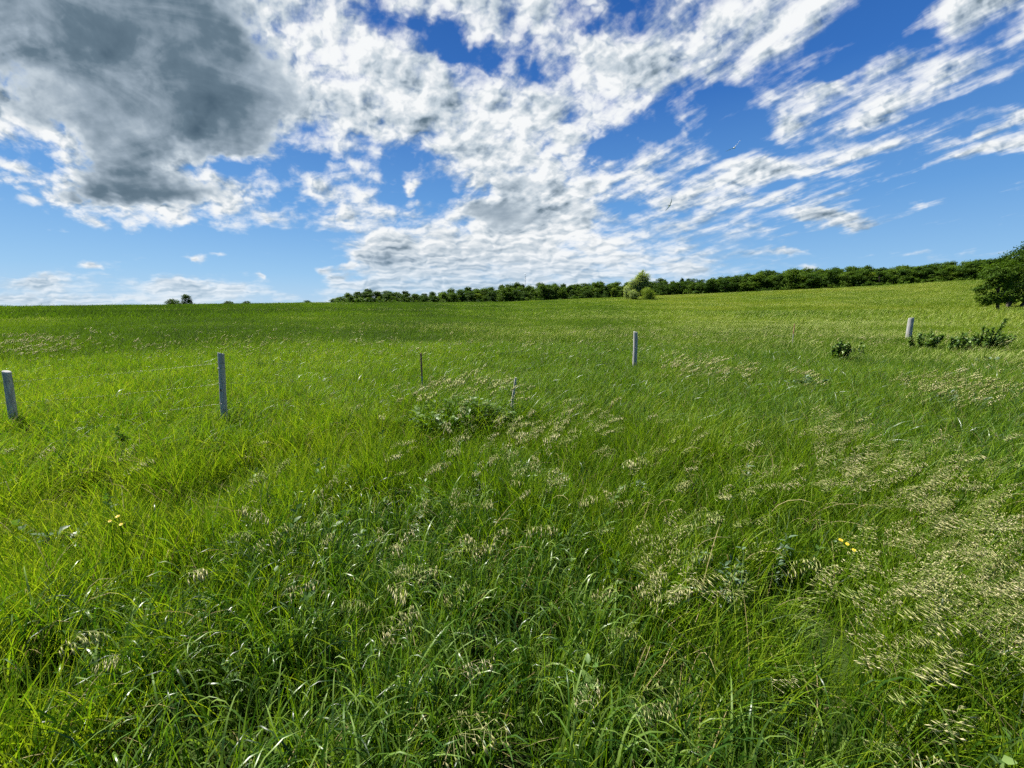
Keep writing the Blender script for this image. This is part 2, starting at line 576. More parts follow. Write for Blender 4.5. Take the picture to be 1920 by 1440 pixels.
def plain_material(name, color, rough=0.7, spec=0.3, var=0.25, scale=20.0, metallic=0.0, stretch=(1, 1, 1), dark=None):
    m, b, out = material(name)
    tc = b.new('ShaderNodeTexCoord').outputs['Object']
    n = b.noise(b.vm('MULTIPLY', tc, stretch), scale, 5, 0.6, 0.0, '3D').outputs['Fac']
    f = b.smooth(n, 0.3, 0.7, 0.0, 1.0)
    dk = dark or tuple(c * (1 - var * 1.6) for c in color)
    lt = tuple(min(1, c * (1 + var)) for c in color)
    c = b.mixc(f, (*dk, 1), (*lt, 1))
    p = b.new('ShaderNodeBsdfPrincipled')
    b.put(p.inputs['Base Color'], c)
    p.inputs['Roughness'].default_value = rough
    p.inputs['Specular IOR Level'].default_value = spec
    p.inputs['Metallic'].default_value = metallic
    bump = b.new('ShaderNodeBump')
    bump.inputs['Strength'].default_value = 0.35
    bump.inputs['Distance'].default_value = 0.004
    b.put(bump.inputs['Height'], n)
    b.nt.links.new(bump.outputs[0], p.inputs['Normal'])
    b.nt.links.new(p.outputs[0], out.inputs[0])
    return m


M = {}
M['ground'] = plain_material("earth and thatch", (0.032, 0.055, 0.009), 0.95, 0.1, 0.35, 1.7)
M['grass'] = leaf_material("meadow grass", [(0.0, (.020, .054, .004)), (0.35, (.078, .160, .005)), (0.62, (.138, .228, .007)), (1.0, (.26, .31, .022))],
                           patch=((0.5, 1.6), (0.5, 9.0), (0.4, 30.0)), rnd_w=0.95, tmix=0.45, spec=0.2, rough=0.48, drift=(-3.0, 1.2, 0.13, -0.07))
M['broad'] = leaf_material("broad grass leaves", [(0.0, (.012, .042, .006)), (0.5, (.054, .126, .010)), (1.0, (.20, .29, .055))],
                           patch=((0.4, 1.3),), rnd_w=0.95, rough=0.36, spec=0.42, tmix=0.38)
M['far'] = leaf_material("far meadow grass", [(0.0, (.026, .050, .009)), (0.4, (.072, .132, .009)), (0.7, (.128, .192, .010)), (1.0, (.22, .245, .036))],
                         patch=((0.45, 4.0), (0.95, 14.0), (0.9, 40.0)), rnd_w=0.5, drift=(-50, 70, -0.27, 0.24), tmix=0.42, spec=0.10, rough=0.6)  # drift paints cloud shade on the left, drier tone on the right
M['seed'] = leaf_material("seed heads", [(0.0, (.22, .29, .06)), (0.4, (.40, .41, .15)), (0.75, (.55, .52, .26)), (1.0, (.68, .62, .40))], trans=(1.1, 1.05, .85), patch=((0.5, 0.8),), rnd_w=0.5, each=0.75,
                          rough=0.55, spec=0.3, tmix=0.35)

M['straw'] = leaf_material("dead straw", [(0.0, (.16, .13, .05)), (0.5, (.30, .25, .11)), (1.0, (.42, .36, .19))], trans=(1.0, .95, .7), rnd_w=0.9, rough=0.6, spec=0.15, tmix=0.3)
M['weed'] = leaf_material("meadow herb leaves", [(0.0, (.035, .085, .015)), (0.5, (.075, .145, .028)), (1.0, (.17, .25, .075))], rnd_w=0.8, each=0.6, rough=0.45, spec=0.25, tmix=0.35)
M['seed_far'] = leaf_material("far seed heads", [(0.0, (.21, .27, .05)), (0.5, (.34, .39, .11)), (1.0, (.50, .51, .22))], trans=(1.1, 1.05, .7), patch=((0.5, 6.0),), rnd_w=0.7, rough=0.6, spec=0.15, tmix=0.4)

build_ground(M['ground'])["kind"] = "structure"


# ------------------------------------------------------------------ grass blades
def blades(n, S, length, width, tilt, bend, spread, wind=0.5, seed=0, pws=(1.2, 2.6)):
    """n ribbon blades with S segments around the origin. length, width, tilt, bend are (lo, hi)."""
    g = np.random.default_rng(seed)
    L = g.uniform(*length, n)
    W = g.uniform(*width, n)
    base = g.normal(0, spread, (n, 2))
    az = g.uniform(-math.pi, math.pi, n)
    dirv = np.stack([np.cos(az) + wind * g.uniform(0.4, 1.6, n), np.sin(az)], 1)
    dirv /= np.linalg.norm(dirv, axis=1)[:, None] + 1e-6
    th0 = g.uniform(*tilt, n)
    be = g.uniform(*bend, n)
    pw = g.uniform(*pws, n)
    s = np.linspace(0, 1, S + 1)
    ang = th0[:, None] + be[:, None] * np.power(s[None], pw[:, None])
    ds = L[:, None] / S
    mid = (ang[:, 1:] + ang[:, :-1]) / 2
    hor = np.concatenate([np.zeros((n, 1)), np.cumsum(np.sin(mid) * ds, 1)], 1)
    ver = np.concatenate([np.zeros((n, 1)), np.cumsum(np.cos(mid) * ds, 1)], 1)
    swerve = g.normal(0, 0.12, n)[:, None] * hor * s[None]
    side = np.stack([-dirv[:, 1], dirv[:, 0]], 1)
    P = np.zeros((n, S + 1, 3))
    P[..., :2] = base[:, None, :] + dirv[:, None, :] * hor[..., None] + side[:, None, :] * swerve[..., None]
    P[..., 2] = ver - 0.02
    tw = g.normal(0, 0.7, n)[:, None] + g.normal(0, 0.7, n)[:, None] * s[None]
    nrm = np.zeros((n, S + 1, 3))
    nrm[..., :2] = -dirv[:, None, :] * np.cos(ang)[..., None]
    nrm[..., 2] = np.sin(ang)
    sv = np.zeros((n, S + 1, 3))
    sv[..., :2] = side[:, None, :]
    sv = sv * np.cos(tw)[..., None] + nrm * np.sin(tw)[..., None]
    prof = np.minimum(1, 0.55 + 1.4 * s) * np.power(np.clip(1 - s, 0, 1), 0.55) + 0.03
    hw = 0.5 * W[:, None] * prof[None]
    A = P - sv * hw[..., None]
    B = P + sv * hw[..., None]
    V = np.stack([A, B], 2).reshape(n, -1, 3)
    k = np.arange(S)
    q = np.stack([2 * k, 2 * k + 1, 2 * k + 3, 2 * k + 2], 1)
    F = (q[None] + (np.arange(n) * 2 * (S + 1))[:, None, None]).reshape(-1, 4)
    rnd = np.repeat(g.uniform(0, 1, n), 2 * (S + 1))
    return V.reshape(-1, 3), F, rnd


def panicle(seed, detail=1, stem=0.72, hang=False):
    """A nodding seed head on a stem: returns stem part and head part (V, F, rnd)."""
    g = np.random.default_rng(seed)
    S = 10
    s = np.linspace(0, 1, S + 1)
    ang = 0.06 + (g.uniform(0.8, 1.8) * s ** 4 if hang else g.uniform(0.8, 1.45) * s ** 2.2)
    L = stem + 0.2
    ds = L / S
    mid = (ang[1:] + ang[:-1]) / 2
    X = np.concatenate([[0], np.cumsum(np.sin(mid) * ds)])
    Z = np.concatenate([[0], np.cumsum(np.cos(mid) * ds)])
    Y = g.normal(0, 0.04) * s ** 2
    P = np.stack([X, Y, Z], 1)
    sb = Build()
    sb.tube(P, np.linspace(0.0013, 0.0006, S + 1) * (1.0 if detail else 1.6), 3, False, 0.7)
    V, F, A = [], [], []
    n0 = 0
    nsp = 22 if detail else 10
    slant, cy0 = (g.uniform(2.0, 5.0) if hang else g.uniform(0.25, 1.1)), g.normal(0, 0.3)
    for i in range(nsp):
        f = (0.84 if detail else 0.86) + (0.16 if detail else 0.14) * (i + g.uniform(0, 1)) / nsp
        k = f * S
        i0 = min(int(k), S - 1)
        p = P[i0] * (1 - (k - i0)) + P[i0 + 1] * (k - i0)
        out = np.array([g.uniform(0.1, 0.9), g.normal(0, 0.55), 0.15])
        out /= np.linalg.norm(out)
        bl = ((0.05 if detail else 0.03) * (1.12 - f) / 0.34 + 0.006) * g.uniform(0.5, 1.2)
        e = p + out * bl + np.array([0, 0, -bl * g.uniform(0.1, 0.7)])
        d = np.array([1.0, cy0 + g.normal(0, 0.16), -slant + g.normal(0, 0.16)])
        d /= np.linalg.norm(d)
        ln = g.uniform(0.026, 0.046) * (1 if detail else 1.3)
        w = g.uniform(0.0020, 0.0034) * (1 if detail else 1.9)
        a = np.cross(d, g.normal(0, 1, 3))
        a /= np.linalg.norm(a)
        c = np.cross(d, a)
        if detail:   # fine branch
            br = np.stack([p + a * .0003, p - a * .0003, e - a * .0003, e + a * .0003])
            V.append(br)
            F.append(np.array([[0, 1, 2, 3]]) + n0)
            A.append(np.full(4, 0.4))
            n0 += 4
        m = e + d * ln * 0.42
        t = e + d * ln
        pts = np.stack([e, m + a * w, m + c * w * .6, m - a * w, m - c * w * .6, t])
        V.append(pts)
        f3 = np.array([[0, 1, 2, 2], [0, 2, 3, 3], [0, 3, 4, 4], [0, 4, 1, 1], [5, 2, 1, 1], [5, 3, 2, 2], [5, 4, 3, 3], [5, 1, 4, 4]]) + n0
        F.append(f3)
        A.append(np.full(6, g.uniform(0, 1)))
        n0 += 6
    return sb, np.concatenate(V), np.concatenate(F), np.concatenate(A)


class Parts:
    """Several quads/triangles blocks with a material index each, for a tuft prototype."""
    def __init__(self):
        self.V, self.F3, self.F4, self.A, self.n = [], [], [], [], 0

    def add(self, V, F, A, mi):
        F = np.asarray(F)
        if F.shape[1] == 4:
            tri = F[:, 2] == F[:, 3]
            if (~tri).any():
                self.F4.append((F[~tri] + self.n, mi))
            if tri.any():
                self.F3.append((F[tri][:, :3] + self.n, mi))
        else:
            self.F3.append((F + self.n, mi))
        self.V.append(np.asarray(V))
        self.A.append(np.asarray(A))
        self.n += len(V)

    def mesh(self, name, mats):
        gs = self.F4 + self.F3
        me = mesh_from(name, np.concatenate(self.V), [g for g, _ in gs], None, {"rnd": np.concatenate(self.A)})
        for m in mats:
            me.materials.append(m)
        mi = np.concatenate([np.full(len(g), i) for g, i in gs]).astype(np.int32)
        me.polygons.foreach_set("material_index", mi)
        return me


def add_panicle(parts, seed, detail, stem, off=(0, 0, 0), rot=0.0, mi_stem=0, mi_head=1, hang=False):
    sb, V, F, A = panicle(seed, detail, stem, hang)
    c, s = math.cos(rot), math.sin(rot)
    Rm = np.array([[c, -s, 0], [s, c, 0], [0, 0, 1]])
    SV = np.concatenate(sb.V) @ Rm.T + off
    parts.add(SV, np.array(sb.F), np.concatenate(sb.A), mi_stem)
    parts.add(V @ Rm.T + off, F, A, mi_head)


def leaves_on(C, D, L, W, g, up=0.3):
    """Pointed leaves starting at C along D: six vertices each, folded along the midrib."""
    n = len(C)
    D = D / (np.linalg.norm(D, axis=1)[:, None] + 1e-9)
    a = np.cross(D, np.array([0, 0, 1.0])[None] + g.normal(0, 0.35, (n, 3)))
    a /= np.linalg.norm(a, axis=1)[:, None] + 1e-9
    nn = np.cross(a, D)
    L, W = L[:, None], W[:, None]
    dr = np.array([0, 0, -1.0])[None] * L
    V = np.stack([C, C + D * L * .35 + a * W + nn * W * up, C + D * L * .35 - a * W + nn * W * up, C + D * L * .4, C + D * L * .75 + a * W * .6 + dr * .08, C + D * L * .75 - a * W * .6 + dr * .08, C + D * L + dr * .2], 1)
    f = np.array([[0, 1, 3, 3], [0, 3, 2, 2], [1, 4, 6, 3], [2, 3, 6, 5]])
    F = (f[None] + (np.arange(n) * 7)[:, None, None]).reshape(-1, 4)
    return V.reshape(-1, 3), F


def proto(name, me):
    """A tuft that only feeds the scatter; it is not linked to the scene."""
    return bpy.data.objects.new(name, me)


def scatter(name, mat_list, protos, P, idx, rot, scl, label, cat):
    """One ground-cover object that repeats the tufts on the points P."""
    me = bpy.data.meshes.new(name)
    me.vertices.add(len(P))
    me.vertices.foreach_set("co", np.asarray(P, dtype=np.float32).ravel())
    for nm, tp, a, key in (("idx", 'INT', idx, "value"), ("rot", 'FLOAT_VECTOR', rot, "vector"), ("scl", 'FLOAT_VECTOR', scl, "vector")):
        at = me.attributes.new(nm, tp, 'POINT')
        at.data.foreach_set(key, np.asarray(a, dtype=np.int32 if tp == 'INT' else np.float32).ravel())
    for m in mat_list:
        me.materials.append(m)
    o = bpy.data.objects.new(name, me)
    col.objects.link(o)
    ng = bpy.data.node_groups.new(name + " scatter", 'GeometryNodeTree')
    ng.interface.new_socket("Geometry", in_out='INPUT', socket_type='NodeSocketGeometry')
    ng.interface.new_socket("Geometry", in_out='OUTPUT', socket_type='NodeSocketGeometry')
    gi, go = ng.nodes.new('NodeGroupInput'), ng.nodes.new('NodeGroupOutput')
    g2i = ng.nodes.new('GeometryNodeGeometryToInstance')
    for p in reversed(protos):
        oi = ng.nodes.new('GeometryNodeObjectInfo')
        oi.inputs['Object'].default_value = p
        ng.links.new(oi.outputs['Geometry'], g2i.inputs[0])
    iop = ng.nodes.new('GeometryNodeInstanceOnPoints')
    ng.links.new(gi.outputs[0], iop.inputs['Points'])
    ng.links.new(g2i.outputs[0], iop.inputs['Instance'])
    iop.inputs['Pick Instance'].default_value = True
    for nm, dt, sk in (("idx", 'INT', 'Instance Index'), ("rot", 'FLOAT_VECTOR', 'Rotation'), ("scl", 'FLOAT_VECTOR', 'Scale')):
        na = ng.nodes.new('GeometryNodeInputNamedAttribute')
        na.data_type = dt
        na.inputs['Name'].default_value = nm
        src = next(s for s in na.outputs if s.name == 'Attribute' and s.enabled)
        if sk == 'Rotation':
            er = ng.nodes.new('FunctionNodeEulerToRotation')
            ng.links.new(src, er.inputs[0])
            src = er.outputs[0]
        ng.links.new(src, iop.inputs[sk])
    ng.links.new(iop.outputs[0], go.inputs[0])
    md = o.modifiers.new("scatter", 'NODES')
    md.node_group = ng
    tag(o, label, cat, kind="stuff")
    return o


def ring(r0, r1, density, fan=R(66), seed=0, soft=0.0):
    g = np.random.default_rng(seed)
    area = fan * (r1 * r1 - r0 * r0)
    n = int(area * density)
    r = np.sqrt(g.uniform(r0 * r0, r1 * r1, n))
    if soft:
        r = r * (1 + g.normal(0, soft, n))
    a = g.uniform(-fan, fan, n)
    return r * np.sin(a), r * np.cos(a), g


def place(x, y, g, tilt=0.08, yaw=0.8, s=(0.8, 1.2), zscale=None):
    n = len(x)
    P = np.stack([x, y, terrain(x, y)], 1)
    rot = np.stack([g.normal(0, tilt, n), g.normal(0, tilt, n) + 0.06, g.normal(0, yaw, n)], 1)
    sc = g.uniform(*s, n)
    scl = np.stack([sc, sc, sc * (zscale if zscale is not None else 1)], 1)
    return P, rot, scl


def build_grass():
    mats = [M['grass'], M['seed'], M['broad'], M['straw'], M['weed']]
    # near tufts: fine grass, broad arching leaves
    fine, broad = [], []
    for k in range(9):
        p = Parts()
        p.add(*blades(20, 7, (0.40, 0.58), (0.0046, 0.0088), (0.0, 0.32), (0.1, 1.15), 0.05, 0.2, 100 + k), 0)
        p.add(*blades(8, 5, (0.18, 0.36), (0.0042, 0.0075), (0.05, 0.7), (0.2, 1.2), 0.05, 0.4, 150 + k), 0)
        if k % 3 == 0:
            p.add(*blades(2, 7, (0.35, 0.6), (0.003, 0.006), (0.1, 0.7), (0.3, 1.6), 0.05, 0.3, 170 + k), 3)
        fine.append(proto("fine_tuft", p.mesh("fine_tuft", mats)))
    for k in range(9):
        p = Parts()
        p.add(*blades(9, 11, (0.36, 0.56), (0.008, 0.0125), (0.0, 0.28), (1.9, 3.0), 0.05, 0.15, 200 + k, (3.2, 7.0)), 2)
        p.add(*blades(8, 6, (0.20, 0.40), (0.005, 0.009), (0.0, 0.4), (0.3, 1.3), 0.05, 0.3, 250 + k), 2)
        p.add(*blades(5, 6, (0.35, 0.55), (0.004, 0.006), (0.0, 0.3), (0.1, 0.8), 0.05, 0.3, 280 + k), 0)
        if k % 3 == 0:
            p.add(*blades(2, 7, (0.3, 0.6), (0.005, 0.010), (0.1, 0.8), (0.5, 2.0), 0.05, 0.3, 290 + k), 3)
        broad.append(proto("broad_tuft", p.mesh("broad_tuft", mats)))
    weeds = []
    for k in range(5):      # leafy meadow herbs between the blades
        gw = np.random.default_rng(700 + k)
        p = Parts()
        hs = gw.uniform(0.28, 0.46)
        n = 22
        t = np.sort(gw.uniform(0.2, 1, n))
        C = np.stack([0.05 * t ** 2, gw.normal(0, .004, n), hs * t], 1)
        an = np.arange(n) * 2.4
        D = np.stack([np.cos(an), np.sin(an), 0.2 + 0.8 * t], 1)
        L = gw.uniform(0.045, 0.09, n) * (1.25 - 0.7 * t)
        V, F = leaves_on(C, D, L, L * gw.uniform(0.16, 0.30), gw)
        p.add(V, F, np.repeat(gw.uniform(0, 1, n), 7), 4)
        weeds.append(proto("meadow_herb", p.mesh("meadow_herb", mats)))
    x, y, g = ring(0.25, 5.6, 190, R(72), 1, 0.06)
    # thinner clumps and gaps
    dn = fbm(x / 0.33, y / 0.33, 41, 3)
    keep = g.uniform(0, 1, len(x)) < np.clip((dn - 0.27) * 2.7, 0.34, 0.92)
    x, y = x[keep], y[keep]
    bm = fbm(x / 0.9 + 3, y / 0.9, 47, 3) + 0.40 - 0.20 * np.hypot(x, y) - 0.10 * np.clip(x, -0.5, 4)
    isb = bm + g.normal(0, 0.08, len(x)) > 0.42
    idx = np.where(isb, 9 + g.integers(0, 9, len(x)), g.integers(0, 9, len(x)))
    wd = (g.uniform(0, 1, len(x)) < 0.05) & (fbm(x / 0.5, y / 0.5, 49, 2) > 0.45)
    idx = np.where(wd, 18 + g.integers(0, 5, len(x)), idx)
    hz = (0.76 + 0.46 * fbm(x / 0.8, y / 0.8, 53, 2)) * np.clip(0.55 + (dn[keep] - 0.25) * 2.4, 0.55, 1)
    P, rot, scl = place(x, y, g, 0.10, 0.9, (0.8, 1.15), hz)
    scatter("grass", mats, fine + broad + weeds, P, idx, rot, scl, "lush green meadow grass nearest the camera with broad arching leaves", "grass")

    # middle distance
    mid = []
    mats = mats[:4]
    for k in range(8):
        p = Parts()
        p.add(*blades(40, 5, (0.40, 0.56), (0.0065, 0.0110), (0.0, 0.38), (0.2, 1.5), 0.10, 0.45, 300 + k), 0)
        if k > 5:
            p.add(*blades(12, 6, (0.44, 0.60), (0.010, 0.015), (0.02, 0.4), (0.9, 2.3), 0.09, 0.4, 330 + k), 2)
        p.add(*blades(2, 5, (0.40, 0.58), (0.004, 0.008), (0.05, 0.6), (0.4, 1.8), 0.10, 0.4, 360 + k), 3)
        mid.append(proto("mid_tuft", p.mesh("mid_tuft", mats)))
    x, y, g = ring(5.2, 15.5, 62, R(68), 2, 0.04)
    idx = g.integers(0, 8, len(x))
    hz = 0.84 + 0.32 * fbm(x / 1.3, y / 1.3, 57, 2)
    P, rot, scl = place(x, y, g, 0.10, 0.8, (0.85, 1.2), hz)
    scatter("grass", mats, mid, P, idx, rot, scl, "bright green meadow grass along both sides of the wire fence", "grass")

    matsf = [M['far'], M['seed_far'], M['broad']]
    fl = []
    for k in range(8):
        p = Parts()
        p.add(*blades(52, 4, (0.38, 0.54), (0.010, 0.017), (0.02, 0.55), (0.4, 1.9), 0.20, 0.6, 400 + k), 0)
        if k >= 5:
            p.add(*blades(3 + 2 * (k - 5), 3, (0.52, 0.66), (0.006, 0.011), (0.02, 0.3), (0.9, 1.7), 0.18, 1.2, 430 + k), 1)
        fl.append(proto("field_tuft", p.mesh("field_tuft", matsf)))
    x, y, g = ring(14.5, 48, 17, R(66), 3, 0.03)
    sd = fbm(x / 9 + 2, y / 5, 61, 3) + 0.16 * np.clip(np.arctan2(x, y) / R(40), -1, 1) + g.normal(0, 0.12, len(x))
    idx = np.where(sd > 0.62, 5 + g.integers(0, 3, len(x)), g.integers(0, 5, len(x)))
    P, rot, scl = place(x, y, g, 0.10, 0.7, (0.85, 1.25), 0.8 + 0.4 * fbm(x / 2.5, y / 2.5, 63, 2))
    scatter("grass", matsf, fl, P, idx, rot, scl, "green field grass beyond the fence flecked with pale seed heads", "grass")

    ff = []
    for k in range(8):
        p = Parts()
        p.add(*blades(70, 2, (0.30, 0.60), (0.03, 0.05), (0.05, 0.6), (0.1, 1.2), 0.55, 0.8, 500 + k), 0)
        if k >= 5:
            p.add(*blades(6 + 5 * (k - 5), 2, (0.5, 0.64), (0.02, 0.03), (0.1, 0.4), (0.9, 1.6), 0.55, 1.4, 530 + k), 1)
        ff.append(proto("far_tuft", p.mesh("far_tuft", matsf)))
    x, y, g = ring(45, 250, 1.15, R(64), 4, 0.03)
    r = np.hypot(x, y)
    k = r < crest(np.arctan2(x, y)) + 25
    x, y, r = x[k], y[k], r[k]
    rr_ = np.hypot(x, y)
    wr_ = np.clip((np.arctan2(x, y) - R(8)) / R(22), 0, 1)
    sd = wr_ * (0.32 * np.exp(-((rr_ - 64) / 7) ** 2) - 0.3 * np.exp(-((rr_ - 88) / 14) ** 2) + 0.22 * np.exp(-((rr_ - 132) / 10) ** 2)) + fbm(x / 30 + 2, y / 13, 71, 3) + 0.22 * np.clip(np.arctan2(x, y) / R(35), -1, 1) + g.normal(0, 0.10, len(x))
    idx = np.where(sd > 0.62, 5 + g.integers(0, 3, len(x)), g.integers(0, 5, len(x)))
    P, rot, scl = place(x, y, g, 0.08, 0.7, (0.85, 1.35), 0.85 + 0.3 * fbm(x / 8, y / 8, 73, 2))
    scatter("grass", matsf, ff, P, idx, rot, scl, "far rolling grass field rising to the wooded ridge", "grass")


def build_seed_heads():
    mats = [M['grass'], M['seed']]
    near, farp = [], []
    for k in range(10):
        p = Parts()
        add_panicle(p, 600 + k, 1, 0.52 + 0.02 * k, hang=k >= 5)
        near.append(proto("panicle", p.mesh("panicle", mats)))
    for k in range(6):
        p = Parts()
        for j in range(2):
            add_panicle(p, 640 + 3 * k + j, 0, 0.55 + 0.03 * k, (0.03 * j, 0.03 * j, 0), 0.4 * j, hang=k >= 3)
        farp.append(proto("panicle_far", p.mesh("panicle_far", mats)))
    # where the photograph shows them: pixel centre, radii, number
    spots = [(1770, 1060, 170, 80, 78), (1830, 1010, 110, 40, 40), (1870, 1130, 60, 90, 32), (1650, 1120, 110, 80, 24), (1640, 870, 110, 55, 95),
             (1560, 800, 60, 25, 40), (1330, 690, 95, 22, 110), (1510, 700, 50, 14, 20), (1770, 722, 90, 20, 80), (850, 748, 115, 18, 26), (1000, 830, 75, 45, 22),
             (1110, 790, 60, 20, 22), (920, 1000, 60, 45, 9), (640, 985, 22, 30, 8), (790, 1050, 40, 50, 6), (1240, 1025, 60, 30, 8), (1190, 1095, 70, 26, 7),
             (1370, 1100, 80, 36, 7), (930, 1320, 40, 45, 3), (1120, 1310, 40, 30, 2), (820, 1390, 60, 20, 4), (960, 1150, 380, 200, 10), (1550, 1250, 330, 170, 22),
             (1250, 880, 330, 90, 26), (1020, 870, 290, 95, 46), (900, 820, 260, 50, 26), (60, 652, 90, 16, 90), (330, 880, 330, 100, 8), (430, 1190, 120, 60, 5), (1800, 900, 130, 100, 60), (1400, 900, 150, 60, 14),
             (700, 640, 700, 30, 260), (1500, 620, 420, 26, 420), (1850, 700, 90, 60, 60)]
    g = np.random.default_rng(77)
    X, Y = [], []
    for px, py, rx, ry, n in spots:
        for _ in range(n):
            a, q = g.uniform(0, 2 * math.pi), math.sqrt(g.uniform(0, 1))
            x, y = ground_at(px + rx * q * math.cos(a), py + ry * q * math.sin(a), 0.6)
            X.append(x - 0.22)
            Y.append(y)
    X, Y = np.array(X), np.array(Y)
    r = np.hypot(X, Y)
    nr = r < 7
    hg = X / np.maximum(Y, 0.5) + g.normal(0, 0.15, len(X)) < 0.30    # combed by the wind on the right, hanging elsewhere
    idx = np.where(nr, g.integers(0, 5, len(X)) + 5 * hg, 10 + g.integers(0, 3, len(X)) + 3 * hg)
    P, rot, scl = place(X, Y, g, 0.08, 0.35, (0.75, 1.15))
    rot[:, 2] *= 1.0 + 2.2 * np.clip(0.5 - X / 2.5, 0, 1)     # the wind combs the right side most
    scatter("seed_heads", mats, near + farp, P, idx, rot, scl, "pale straw brome seed heads nodding in the wind above the grass", "seed heads")


build_grass()
build_seed_heads()

# ------------------------------------------------------------------ trees
def leaf_quads(C, N, size, g, aspect=0.55):
    """Rhombic leaves at C facing N."""
    n = len(C)
    a = np.cross(N, g.normal(0, 1, (n, 3)))
    a /= np.linalg.norm(a, axis=1)[:, None] + 1e-9
    c = np.cross(N, a)
    s = size[:, None]
    bend = N * s * 0.18
    V = np.stack([C + a * s, C + c * s * aspect + bend, C - a * s, C - c * s * aspect + bend], 1).reshape(-1, 3)
    F = np.arange(4 * n).reshape(n, 4)
    return V, F


def crown_mesh(name, lobes, n, leaf, mat, seed, shell=(0.55, 1.06), rag=0.35, spray=(0.72, 0.42)):
    """lobes: list of (centre, radii, weight). Leaves in clumps over the lobes with gaps between."""
    g = np.random.default_rng(seed)
    w = np.array([l[2] for l in lobes], dtype=float)
    pick = g.choice(len(lobes), n, p=w / w.sum())
    C = np.array([l[0] for l in lobes], dtype=float)[pick]
    Rr = np.array([l[1] for l in lobes], dtype=float)[pick]
    # clump directions per lobe: leaves gather around sprays
    ns = 26
    spr = g.normal(0, 1, (len(lobes), ns, 3))
    spr /= np.linalg.norm(spr, axis=2)[:, :, None]
    spr[..., 2] = spr[..., 2] * 0.8 + 0.15
    k = g.integers(0, ns, n)
    d = spr[pick, k] + g.normal(0, rag, (n, 3))
    d /= np.linalg.norm(d, axis=1)[:, None]
    sr = (spray[0] + spray[1] * g.uniform(0, 1, (len(lobes), ns)))[pick, k]
    q = g.uniform(shell[0], shell[1], n) * sr
    P = C + d * Rr * q[:, None]
    N = d * 0.9 + g.normal(0, 0.55, (n, 3)) + np.array([0, 0, 0.35])
    N /= np.linalg.norm(N, axis=1)[:, None]
    V, F = leaf_quads(P, N, leaf * g.uniform(0.6, 1.35, n), g)
    lob = g.uniform(0, 1, len(lobes))[pick] * 0.5 + g.uniform(0, 1, n) * 0.5
    return mesh_from(name, V, F, mat, {"rnd": np.repeat(lob, 4)}, True)


def limb(bd, p, q, r0, r1, g, sag=0.12, n=6, sides=6):
    p, q = np.array(p, float), np.array(q, float)
    s = np.linspace(0, 1, n)
    L = np.linalg.norm(q - p)
    off = g.normal(0, sag * L, 3)
    P = p[None] * (1 - s[:, None]) + q[None] * s[:, None] + off[None] * (s * (1 - s))[:, None] * 2
    bd.tube(P, np.linspace(r0, r1, n), sides, False)
    return P


M['bark'] = plain_material("grey brown bark", (0.085, 0.070, 0.055), 0.9, 0.15, 0.4, 6.0, stretch=(3, 3, 0.6))
M['leaf_dark'] = leaf_material("dark green leaves", [(0.0, (.013, .036, .005)), (0.5, (.034, .074, .007)), (1.0, (.088, .145, .013))], tmix=0.32, rough=0.6, spec=0.08, patch=((0.45, 14.0),), rnd_w=0.9)
M['leaf_mid'] = leaf_material("green leaves", [(0.0, (.024, .058, .006)), (0.5, (.060, .110, .009)), (1.0, (.125, .185, .018))], tmix=0.34, rough=0.6, spec=0.08, patch=((0.45, 14.0),), rnd_w=0.9)
M['leaf_light'] = leaf_material("yellow green leaves", [(0.0, (.075, .125, .012)), (0.5, (.145, .205, .022)), (1.0, (.25, .30, .045))], tmix=0.45, rough=0.6, spec=0.1, patch=((0.3, 10.0),), rnd_w=0.9)
M['leaf_silver'] = leaf_material("silvery willow leaves", [(0.0, (.14, .19, .05)), (0.5, (.25, .30, .10)), (1.0, (.40, .44, .20))], tmix=0.48, rough=0.5, spec=0.15, patch=((0.2, 5.0),), rnd_w=0.9)
M['leaf_shrub'] = leaf_material("dark glossy shrub leaves", [(0.0, (.030, .075, .012)), (0.5, (.080, .150, .022)), (1.0, (.18, .25, .06))], tmix=0.32, rough=0.4, spec=0.3, patch=((0.3, 0.5),), rnd_w=0.9)
M['leaf_forb'] = leaf_material("blue green herb leaves", [(0.0, (.035, .075, .035)), (0.5, (.075, .125, .065)), (1.0, (.20, .27, .18))], tmix=0.28, rough=0.4, patch=((0.3, 0.5),), rnd_w=0.9)


